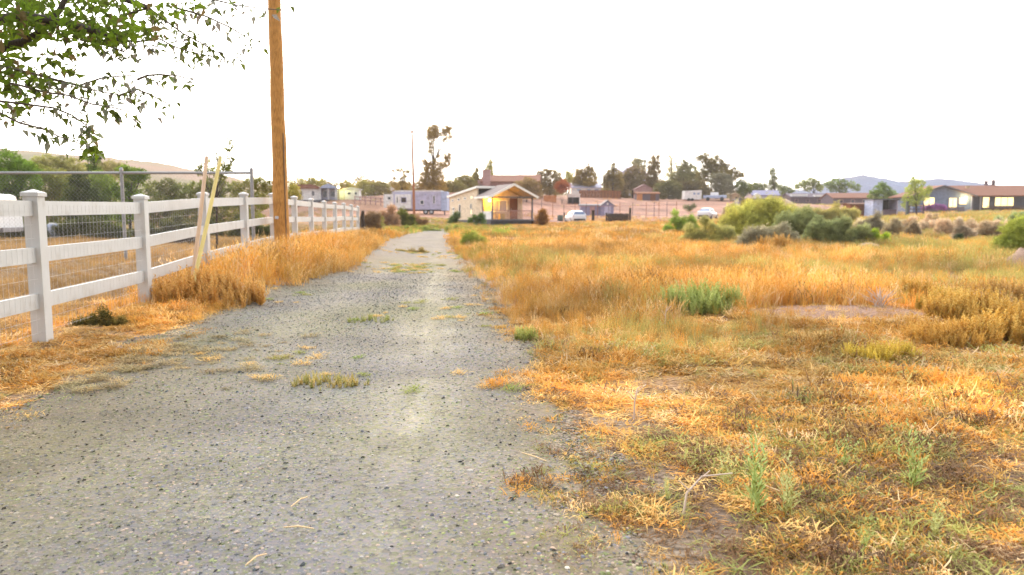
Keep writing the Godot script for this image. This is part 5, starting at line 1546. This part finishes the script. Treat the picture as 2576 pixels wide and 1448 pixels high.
func outbuildings() -> void:
	# far left of the bank
	var l := thing("yard_lamp", "glowing yard lamp on a short post right of the cottage", "lamp", G(855, 128, -0.1))
	block("post", l, Vector3(0, 1.0, 0), Vector3(0.12, 2.2, 0.12), M.grey)
	var st := begin()
	tube(st, [Vector3(0, 2.08, 0), Vector3(0, 2.3, 0), Vector3(0, 2.5, 0)], [0.14, 0.23, 0.13], 12)
	part("globe", st, M.lamp, l)
	var om := OmniLight3D.new()
	om.position = Vector3(0, 2.3, 0.02)
	om.light_color = Color(0.95, 1.0, 0.55)
	om.light_energy = 8.0
	om.light_size = 0.2
	om.omni_range = 12.0
	om.shadow_enabled = true
	om.name = "lamp_light"
	l.add_child(om)
	var s := shed("yellow_shed", "small shed washed yellow by the yard lamp", "shed", 868, 131, 2.2, 3.0, 1.7, 0.5, 0.1, M.cream, M.brown_roof)
	block("door", s, Vector3(-0.4, 0.85, 0.02), Vector3(0.8, 1.6, 0.04), M.trim)
	s = shed("parked_camper", "small whitish camper parked right of the yellow shed", "trailer", 888, 129, 2.6, 2.0, 1.9, 0.25, 0.05, M.white, M.white)
	window(s, Vector3(-0.5, 1.2, 0.0), 0.7, 0.5, 0.0, M.glass, M.trim)
	window(s, Vector3(0.7, 1.2, 0.0), 0.5, 0.5, 0.0, M.glass, M.trim)
	s = shed("far_bungalow", "low pale bungalow with greyish roof beyond the corral fence", "house", 958, 165, 6.0, 5.0, 1.5, 0.8, 0.0, M.lavender, M.grey_roof, true)
	window(s, Vector3(-2.0, 1.1, 0.0), 1.0, 0.8, 0.0, M.glass, M.white)
	window(s, Vector3(0.4, 1.1, 0.0), 1.0, 0.8, 0.0, M.lit, M.white)
	window(s, Vector3(2.4, 1.1, 0.0), 0.9, 0.8, 0.0, M.glass, M.white)
	var c := thing("corral_fence", "pale two-rail corral fence on the bank left of the travel trailer", "fence", G(952, 112))
	var last := Vector3.ZERO
	for i in 9:
		var p := G(895 + i * 13, 112) - c.position
		block("post", c, p + Vector3(0, 0.55, 0), Vector3(0.14, 1.4, 0.14), M.pink)
		if i:
			for y in [0.6, 1.1]:
				st = begin()
				bar(st, last + Vector3(0.07, y, 0), p + Vector3(-0.07, y, 0), 0.05, 0.14)
				part("rail", st, M.pink, c)
		last = p
	c = thing("dead_post", "dark brown rotten post at the far end of the white fence", "post", G(914, 34.5, -0.1))
	st = begin()
	tube(st, [Vector3(0, 0, 0), Vector3(0.03, 0.5, 0), Vector3(-0.02, 1.0, 0.02), Vector3(0.02, 1.32, 0)], [0.13, 0.11, 0.1, 0.07], 8)
	part("shaft", st, M.umber, c)
	# the thin far pole
	c = thing("far_pole", "thin reddish far utility pole in front of the travel trailer", "utility pole", G(1043, 86, -0.3))
	var top := P(1040, 326, 86).y - c.position.y
	st = begin()
	tube(st, [Vector3.ZERO, Vector3(-0.05, top * 0.5, 0), Vector3(-0.14, top, 0)], [0.17, 0.14, 0.1], 10)
	part("shaft", st, M.far_pole, c)
	st = begin()
	bar(st, Vector3(-1.1, top - 0.35, 0.12), Vector3(0.85, top - 0.25, 0.12), 0.1, 0.12)
	var arm := part("crossarm", st, M.far_pole, c)
	for x in [-1.0, -0.4, 0.7]:
		st = begin()
		tube(st, [Vector3(x, top - 0.26, 0.12), Vector3(x, top - 0.1, 0.12)], [0.06, 0.045], 8)
		part("insulator", st, M.slate, arm)
	travel_trailer()
	cottage()
	hill_house()
	tiny_home()
	# middle of the bank
	s = shed("red_roofed_shed", "low pinkish shed whose red roof shows above the cream rear roof", "shed", 1150, 108, 3.4, 4.0, 1.9, 0.7, 0.0, M.pink, M.brown_roof, true)
	var f := thing("orange_fence", "orange board fence below the rust-red shrub", "fence", G(1383, 138, -0.3))
	for i in 11:
		block("board", f, Vector3(-1.1 + i * 0.22, 0.75, 0.0), Vector3(0.2, 1.6 + 0.03 * (i % 3), 0.03), M.orange)
	for y in [0.4, 1.2]:
		block("rail", f, Vector3(0.0, y, -0.045), Vector3(2.4, 0.1, 0.05), M.orange)
	f = thing("brown_fence", "long rust-brown board fence along the top of the bank", "fence", G(1508, 150, -0.4))
	for i in 40:
		var x := -4.3 + i * 0.22
		block("board", f, Vector3(x, 1.0 + (h(f.position.x + x, f.position.z) - f.position.y - 0.4) * 0.8, 0.0), Vector3(0.2, 1.9 + 0.04 * ((i * 7) % 3), 0.03), M.rust if i % 3 else M.wood)
	block("rail", f, Vector3(0.0, 1.5, -0.045), Vector3(8.8, 0.1, 0.05), M.wood)
	s = shed("long_grey_shed", "long grey-roofed building with white walls behind the brown fence", "building", 1473, 164, 6.8, 5.0, 2.3, 0.9, 0.0, M.white, M.lavender, true)
	for x in [-1.6, 0.6, 2.4]:
		window(s, Vector3(x, 1.75, 0.0), 1.0, 0.6, 0.0, M.pale_glass, M.white)
	s = thing("animal_shelter", "white-topped open shelter with two dark stalls on the bank", "shelter", G(1443, 138, -0.15))
	block("roof", s, Vector3(0, 2.05, -1.0), Vector3(2.5, 0.16, 2.4), M.white)
	block("fascia", s, Vector3(0, 1.72, 0.04), Vector3(2.3, 0.5, 0.06), M.white)
	for x in [-1.08, -0.25, 1.08]:
		block("post", s, Vector3(x, 0.9, 0.0), Vector3(0.14, 2.1, 0.12), M.white if x > 0.5 else M.plum)
	block("back_wall", s, Vector3(0, 0.95, -2.0), Vector3(2.2, 2.0, 0.08), M.dark)
	for x in [-1.06, 1.06]:
		block("side_wall", s, Vector3(x, 0.95, -1.02), Vector3(0.06, 2.0, 1.85), M.umber)
	s = shed("lavender_house", "lavender two-storey house half hidden among the skyline trees", "house", 1592, 198, 9.0, 7.0, 6.6, 2.2, 0.4, M.lavender, M.lavender)
	window(s, Vector3(-2.0, 4.8, 0.0), 1.2, 1.4, 0.0, M.glass, M.white)
	window(s, Vector3(1.6, 4.8, 0.0), 1.2, 1.4, 0.0, M.glass, M.white)
	s = shed("brown_shed", "low brown shed with a bright orange panel on its left", "shed", 1628, 149, 4.6, 3.0, 1.5, 0.3, 0.0, M.plum, M.rust, true)
	block("panel", s, Vector3(-1.75, 0.85, 0.05), Vector3(1.15, 1.5, 0.06), M.orange)
	block("door", s, Vector3(1.0, 0.8, 0.03), Vector3(1.1, 1.4, 0.05), M.wood)
	s = shed("pink_cabin", "pinkish cabin roof rising behind the brown shed", "cabin", 1618, 158, 3.6, 3.0, 2.3, 0.9, 0.0, M.pink, M.pink)
	# wire fence and sheds at the foot of the bank
	f = thing("wire_fence", "tall wire fence on thin posts across the foot of the bank", "fence", G(1500, 106))
	last = Vector3.ZERO
	var xs := [1362, 1390, 1418, 1446, 1474, 1502, 1530, 1558, 1590, 1624, 1644, 1656, 1676, 1700]
	for i in xs.size():
		var p := G(xs[i], 106) - f.position
		st = begin()
		tube(st, [p + Vector3(0, -0.2, 0), p + Vector3(0, 2.2, 0)], [0.045, 0.04], 7)
		part("post", st, M.far_pole if i % 2 else M.plum, f)
		if i:
			for y in [0.5, 1.05, 1.7]:
				st = begin()
				bar(st, last + Vector3(0.05, y, 0), p + Vector3(-0.05, y, 0), 0.03, 0.06 if y > 1.5 else 0.02)
				part("rail" if y > 1.5 else "wire", st, M.pink, f)
		last = p
	s = shed("long_lavender_shed", "long lavender-grey shed behind the dark gate", "shed", 1487, 116, 3.4, 2.4, 1.75, 0.12, 0.0, M.lavender_dark, M.grey, true)
	block("door", s, Vector3(0.15, 0.8, 0.03), Vector3(0.8, 1.5, 0.05), M.pink)
	s = shed("gabled_lavender_shed", "lavender-grey gabled shed with a pale vent, right of the long one", "shed", 1527, 115, 2.0, 2.6, 1.75, 0.75, 0.0, M.lavender_dark, M.grey)
	block("vent", s, Vector3(0.05, 2.0, 0.02), Vector3(0.3, 0.35, 0.04), M.white)
	block("door", s, Vector3(0.0, 0.85, 0.03), Vector3(1.0, 1.6, 0.04), M.lavender)
	f = thing("dark_gate", "blackish brown board gate with one taller post in the field", "gate", G(1555, 80, -0.1), deg_to_rad(4.0))
	for i in 12:
		block("board", f, Vector3(-1.15 + i * 0.2, 0.62, 0.0), Vector3(0.185, 1.06 + 0.04 * ((i * 5) % 3), 0.035), M.umber)
	for y in [0.35, 0.9]:
		block("rail", f, Vector3(-0.05, y, -0.05), Vector3(2.4, 0.1, 0.05), M.umber)
	block("post", f, Vector3(1.3, 0.85, -0.02), Vector3(0.2, 1.9, 0.2), M.umber)
	block("post", f, Vector3(-1.36, 0.6, -0.02), Vector3(0.16, 1.3, 0.16), M.umber)
	f = thing("dark_post", "short thick dark post between the white hatchback and the gate", "post", G(1491, 86, -0.1))
	block("shaft", f, Vector3(0, 0.75, 0), Vector3(0.3, 1.6, 0.28), M.umber)
	block("cap", f, Vector3(0, 1.57, 0), Vector3(0.36, 0.06, 0.34), M.umber)
	f = thing("barrel", "dark green barrel on the bank left of the white hatchback", "barrel", G(1409, 92, -0.05))
	st = begin()
	tube(st, [Vector3(0, 0, 0), Vector3(0, 0.05, 0), Vector3(0, 0.4, 0), Vector3(0, 0.75, 0), Vector3(0, 0.8, 0)], [0.34, 0.36, 0.38, 0.36, 0.34], 16)
	part("drum", st, M.bin_green, f)
	block("stave", f, Vector3(0.55, 0.55, -0.1), Vector3(0.12, 1.1, 0.12), M.umber)
	car("white_hatchback", "white hatchback parked beyond the field, rear window towards us", G(1446, 84, 0.0), deg_to_rad(10.0), true)
	car("white_sedan", "white sedan half hidden behind the sagebrush and green shrub", G(1778, 92, 0.1), deg_to_rad(-28.0), false)
	# the box trailer and what stands right of it
	s = thing("box_trailer", "white box trailer parked before the dark hedge trees", "trailer", G(1741, 148, -0.1), deg_to_rad(2.0))
	st = begin()
	prism(st, PackedVector2Array([Vector2(-1.75, 0.42), Vector2(1.7, 0.38), Vector2(1.75, 2.28), Vector2(-1.72, 2.12)]), -2.2, 0.0)
	part("body", st, M.white, s)
	for x in [0.2, 1.05]:
		window(s, Vector3(x, 1.55, 0.0), 0.45, 0.38, 0.0, M.pale_glass, M.pale_blue)
	st = begin()
	tube(st, [Vector3(-0.9, 0.32, -0.25), Vector3(-0.9, 0.32, 0.03)], [0.33, 0.33], 14)
	part("wheel", st, M.rubber, s)
	st = begin()
	tube(st, [Vector3(-0.2, 0.32, -0.25), Vector3(-0.2, 0.32, 0.03)], [0.33, 0.33], 14)
	part("wheel", st, M.rubber, s)
	s = thing("pickup_truck", "small blue-white pickup truck right of the white box trailer", "truck", G(1795, 148, -0.05), deg_to_rad(75.0))
	st = begin()
	prism(st, PackedVector2Array([Vector2(-0.85, 0.55), Vector2(0.85, 0.55), Vector2(0.88, 1.0), Vector2(0.7, 1.12), Vector2(-0.7, 1.12), Vector2(-0.88, 1.0)]), -2.3, 2.3)
	part("body", st, M.pale_blue, s)
	st = begin()
	prism(st, PackedVector2Array([Vector2(-0.8, 1.1), Vector2(0.8, 1.1), Vector2(0.62, 1.75), Vector2(-0.62, 1.75)]), -0.9, 0.7)
	part("cab", st, M.paint, s)
	for x in [-0.87, 0.87]:
		for z in [-1.4, 1.4]:
			st = begin()
			tube(st, [Vector3(x - 0.1, 0.38, z), Vector3(x + 0.05, 0.38, z)], [0.38, 0.38], 14)
			part("wheel", st, M.rubber, s)
	s = shed("tan_hut", "little tan hut with a dark doorway on the bank's crest", "hut", 1846, 148, 1.3, 1.5, 1.5, 0.3, 0.0, M.tan, M.tan)
	block("door", s, Vector3(0.25, 0.6, 0.02), Vector3(0.45, 0.9, 0.04), M.umber)
	s = shed("purple_roofed_house", "low house with slate-purple roof and a rounded white gable", "house", 1922, 158, 6.0, 5.0, 1.6, 1.0, 0.0, M.lavender, M.lavender_dark, true)
	st = begin()
	prism(st, PackedVector2Array([Vector2(-2.9, 0.1), Vector2(-1.2, 0.1), Vector2(-1.2, 1.3), Vector2(-1.5, 1.8), Vector2(-2.05, 2.05), Vector2(-2.6, 1.8), Vector2(-2.9, 1.3)]), -0.5, 0.6)
	part("porch", st, M.white, s)
	block("door", s, Vector3(-2.05, 0.7, 0.62), Vector3(0.6, 1.1, 0.04), M.lavender)
	s = shed("white_roofed_barn", "long low barn with two bright white roof strips", "barn", 2045, 165, 11.0, 6.0, 1.7, 0.9, 0.0, M.plum, M.plum, true)
	block("roof_panel", s, Vector3(-3.4, 2.2, -1.2), Vector3(3.6, 0.5, 2.0), M.white)
	block("roof_panel", s, Vector3(2.6, 2.05, -0.8), Vector3(5.2, 0.42, 2.0), M.white)
	for i in 4:
		window(s, Vector3(-4.2 + i * 2.6, 0.95, 0.0), 0.8, 0.6, 0.0, M.glass, M.pink)
	s = shed("brown_roofed_barn", "long low barn with plain brown roof below the mountain", "barn", 2145, 150, 9.0, 6.0, 1.6, 1.0, 0.0, M.plum, M.brown_roof, true)
	for i in 3:
		window(s, Vector3(-2.8 + i * 2.4, 0.9, 0.0), 0.8, 0.7, 0.0, M.glass, M.pink)
	rock_heap()
	# sheds in the right of the field
	s = thing("block_shed", "pale concrete open-fronted shed with dark opening behind the sagebrush", "shed", G(1892, 88, -0.1), deg_to_rad(-2.0))
	block("side_wall", s, Vector3(-1.1, 1.3, -0.9), Vector3(1.35, 2.6, 1.8), M.grey)
	block("back_wall", s, Vector3(0.9, 1.3, -2.6), Vector3(2.9, 2.6, 0.15), M.dark)
	block("side_wall", s, Vector3(1.95, 1.3, -1.3), Vector3(0.18, 2.6, 2.4), M.pale_blue)
	block("roof", s, Vector3(0.2, 2.68, -1.3), Vector3(4.0, 0.18, 3.0), M.slate)
	block("lintel", s, Vector3(0.7, 2.5, 0.0), Vector3(2.2, 0.14, 0.1), M.slate)
	s = thing("earth_wall", "tan earth-coloured wall sloping down left of the pale block shed", "wall", G(1836, 90, -0.2))
	st = begin()
	prism(st, PackedVector2Array([Vector2(-1.2, 0), Vector2(1.1, 0), Vector2(1.1, 2.6), Vector2(0.5, 2.5), Vector2(-0.9, 1.8)]), -0.5, 0.0)
	part("slab", st, M.tan, s)
	s = shed("brown_field_shed", "plain brown shed left of the blue-grey shed", "shed", 2158, 101, 2.5, 2.4, 1.75, 0.12, 0.0, M.rust, M.wood, true)
	block("door", s, Vector3(0.4, 0.85, 0.03), Vector3(0.9, 1.5, 0.04), M.wood)
	s = thing("blue_grey_shed", "blue-grey shed with a dark open half door", "shed", G(2222, 98, -0.1))
	block("wall", s, Vector3(-1.0, 1.15, -1.2), Vector3(1.3, 2.3, 2.4), M.pale_blue)
	block("back_wall", s, Vector3(0.7, 1.15, -2.3), Vector3(2.1, 2.3, 0.15), M.dark)
	block("side_wall", s, Vector3(1.65, 1.15, -1.1), Vector3(0.15, 2.3, 2.2), M.lavender)
	block("half_door", s, Vector3(0.62, 0.5, -0.04), Vector3(1.86, 1.0, 0.06), M.plum)
	block("roof", s, Vector3(0.05, 2.36, -1.2), Vector3(3.6, 0.14, 2.8), M.slate)
	f = thing("gate_post", "dark green gate post right of the blue-grey shed", "post", G(2277, 92, -0.1))
	block("shaft", f, Vector3(0, 0.95, 0), Vector3(0.26, 2.0, 0.26), M.bin_green)
	block("cap", f, Vector3(0, 1.97, 0), Vector3(0.32, 0.06, 0.32), M.bin_green)
	f = thing("rail_gate", "tan and grey two-rail gate between the green gate post and the ranch house", "gate", G(2300, 96, -0.05))
	for y in [0.4, 0.85, 1.3]:
		block("rail", f, Vector3(0, y, 0), Vector3(1.8, 0.12, 0.05), M.tan if y > 1.0 else M.plum)
	for x in [-0.98, 0.98]:
		block("post", f, Vector3(x, 0.75, 0), Vector3(0.16, 1.6, 0.16), M.plum)
	right_house()
	# in the yard on the left
	s = thing("white_van", "white van in the yard, its tail end showing at the left edge behind the rails", "van", G(-84, 27.0, 0.0), deg_to_rad(10.0))
	st = begin()
	prism(st, PackedVector2Array([Vector2(-3.4, 0.35), Vector2(1.05, 0.32), Vector2(1.18, 0.5), Vector2(1.15, 1.1), Vector2(0.95, 1.72), Vector2(0.8, 1.8), Vector2(-2.2, 1.8), Vector2(-2.9, 1.15), Vector2(-3.5, 0.95)]), -1.8, 0.0)
	part("body", st, M.paint, s)
	window(s, Vector3(0.55, 1.32, 0.0), 0.5, 0.5, 0.0, M.glass, M.dark)
	window(s, Vector3(-0.6, 1.32, 0.0), 1.2, 0.5, 0.0, M.glass, M.dark)
	block("bumper", s, Vector3(1.16, 0.42, -0.9), Vector3(0.12, 0.16, 1.6), M.grey)
	for x in [0.35, -2.6]:
		st = begin()
		tube(st, [Vector3(x, 0.32, -0.2), Vector3(x, 0.32, 0.03)], [0.32, 0.32], 16)
		part("wheel", st, M.rubber, s)
	f = thing("water_drum", "pale blue drum in the yard just right of the first fence post", "drum", G(137, 30, 0.0))
	st = begin()
	tube(st, [Vector3(0, 0, 0), Vector3(0, 0.06, 0), Vector3(0, 0.3, 0), Vector3(0, 0.58, 0), Vector3(0, 0.62, 0)], [0.19, 0.21, 0.22, 0.21, 0.18], 16)
	part("drum", st, M.pale_blue, f)
	st = begin()
	tube(st, [Vector3(0, 0.62, 0), Vector3(0, 0.66, 0)], [0.16, 0.14], 14)
	part("lid", st, M.white, f)
	f = thing("log", "dark brown log lying in the yard beyond the second fence post", "log", G(465, 24, 0.1))
	st = begin()
	tube(st, [Vector3(-0.75, 0, 0), Vector3(0.0, 0.03, 0), Vector3(0.75, 0.0, 0.1)], [0.14, 0.15, 0.12], 10)
	part("trunk", st, M.umber, f)

func rock_heap() -> void:
	var st := begin()
	st.set_smooth_group(1)
	var rows := []
	for j in 6:
		var t := j / 5.0 * PI * 0.5
		var ring := []
		for k in 14:
			var a := k * TAU / 14
			var w := 1.0 + 0.3 * wob.get_noise_3d(cos(a) * 30.0, sin(a) * 30.0, t * 20.0)
			ring.append(Vector3(cos(a) * cos(t) * 2.6 * w, -0.3 + 1.3 * sin(t) * w, sin(a) * cos(t) * 1.8 * w))
		rows.append(ring)
	loft(st, rows)
	var o := part("dirt_mound", st, M.tan, self)
	o.position = G(1962, 145)
	tag(o, "pale tan dirt mound between the purple-roofed house and the barn", "mound")

func _ready() -> void:
	# the lens
	var cam := Camera3D.new()
	cam.name = "camera"
	cam.position = Vector3(0, EYE, 0)
	cam.rotation.x = -PITCH
	cam.keep_aspect = Camera3D.KEEP_HEIGHT
	cam.fov = rad_to_deg(2.0 * atan(724.0 / FOCAL))
	cam.near = 0.05
	cam.far = 9000.0
	add_child(cam)
	# the sky after sunset: bright and faintly warm towards the west ahead, dimmer and bluer behind
	var w := 256
	var img := Image.create(w, w / 2, false, Image.FORMAT_RGBF)
	var sun_dir := Vector3(sin(-0.20), 0.10, -cos(-0.20)).normalized()
	for j in w / 2:
		var el := (0.5 - (j + 0.5) / (w / 2)) * PI
		for i in w:
			var az := (i + 0.5) / w * TAU
			var v := Vector3(cos(el) * sin(az), sin(el), -cos(el) * cos(az))
			var c := v.dot(sun_dir) * 0.5 + 0.5
			var low := pow(1.0 - maxf(v.y, 0.0), 2.0)
			var l := lerpf(SKY_BACK, SKY_FRONT, pow(c, 1.35))
			var col := Color(0.86, 0.94, 1.08).lerp(Color(1.08, 1.0, 0.88), pow(c, 1.5) * (0.55 + 0.45 * low))
			if v.y < 0.0:
				col *= 0.4
			img.set_pixel(i, j, Color(col.r * l, col.g * l, col.b * l))
	var pano := PanoramaSkyMaterial.new()
	pano.panorama = ImageTexture.create_from_image(img)
	var sky := Sky.new()
	sky.sky_material = pano
	var env := Environment.new()
	env.background_mode = Environment.BG_SKY
	env.sky = sky
	env.tonemap_mode = Environment.TONE_MAPPER_LINEAR
	env.tonemap_exposure = 1.2
	env.sdfgi_enabled = true
	env.ssao_enabled = true
	env.ssil_enabled = true
	env.fog_enabled = true
	env.fog_density = 0.0005
	env.fog_light_color = Color(0.96, 0.93, 0.90)
	var we := WorldEnvironment.new()
	we.name = "environment"
	we.environment = env
	add_child(we)
	var sun := DirectionalLight3D.new()
	sun.name = "sun"
	sun.light_energy = 0.8
	sun.light_color = Color(1.0, 0.72, 0.36)
	sun.light_angular_distance = 9.0
	sun.shadow_enabled = true
	add_child(sun)
	sun.look_at_from_position(Vector3.ZERO, -Vector3(sin(-0.14) * cos(0.13), sin(0.13), -cos(-0.14) * cos(0.13)))
	var lens := CameraAttributesPhysical.new()
	lens.frustum_focal_length = 50.0
	lens.frustum_focus_distance = 4.2
	lens.exposure_aperture = 5.5
	lens.frustum_near = 0.05
	lens.frustum_far = 9000.0
	if USE_DOF:
		cam.attributes = lens
		cam.fov = rad_to_deg(2.0 * atan(724.0 / FOCAL))
	rng.seed = 20250
	wob.seed = 7
	wob.frequency = 0.05
	wob.fractal_octaves = 3
	materials()
	M.pale_glass = mat(0.22, 0.28, 0.42, 0.12)
	M.glass_blue = mat(0.09, 0.13, 0.22, 0.2)
	M.far = mat(1, 1, 1, 0.95)
	M.far.vertex_color_use_as_albedo = true
	M.far_pole = mat(0.30, 0.12, 0.05, 0.9)
	M.lavender_dark = mat(0.25, 0.235, 0.36, 0.7, T.soft, Vector3.ONE * 0.5)
	M.bin_green = mat(0.06, 0.08, 0.065, 0.6)
	M.weed_green = mat(0.36, 0.43, 0.11, 0.7)
	M.weed_pale = mat(0.48, 0.48, 0.16, 0.7)
	M.bleached = mat(0.60, 0.46, 0.35, 0.9)
	M.wire = mat(0.55, 0.53, 0.5, 0.5)
	M.straw = mat(0.66, 0.46, 0.24, 0.9)
	M.rock = mat(0.52, 0.36, 0.27, 0.9, T.soil, Vector3.ONE * 2.0)
	M.dark_rock = mat(0.10, 0.11, 0.12, 0.9, T.soil, Vector3.ONE * 4.0)
	clump = some_leaves(9, 0.66, 0.42, 0.5)
	sprig = some_leaves(14, 0.75, 0.2, 0.55)
	frond = feather(5, 0.045, 34)
	land()
	rail_fence()
	chain_link()
	utility_pole()
	outbuildings()
	near_tree()
	trees()
	shrubs()
	near_plants()
	grasses()
	pebbles()
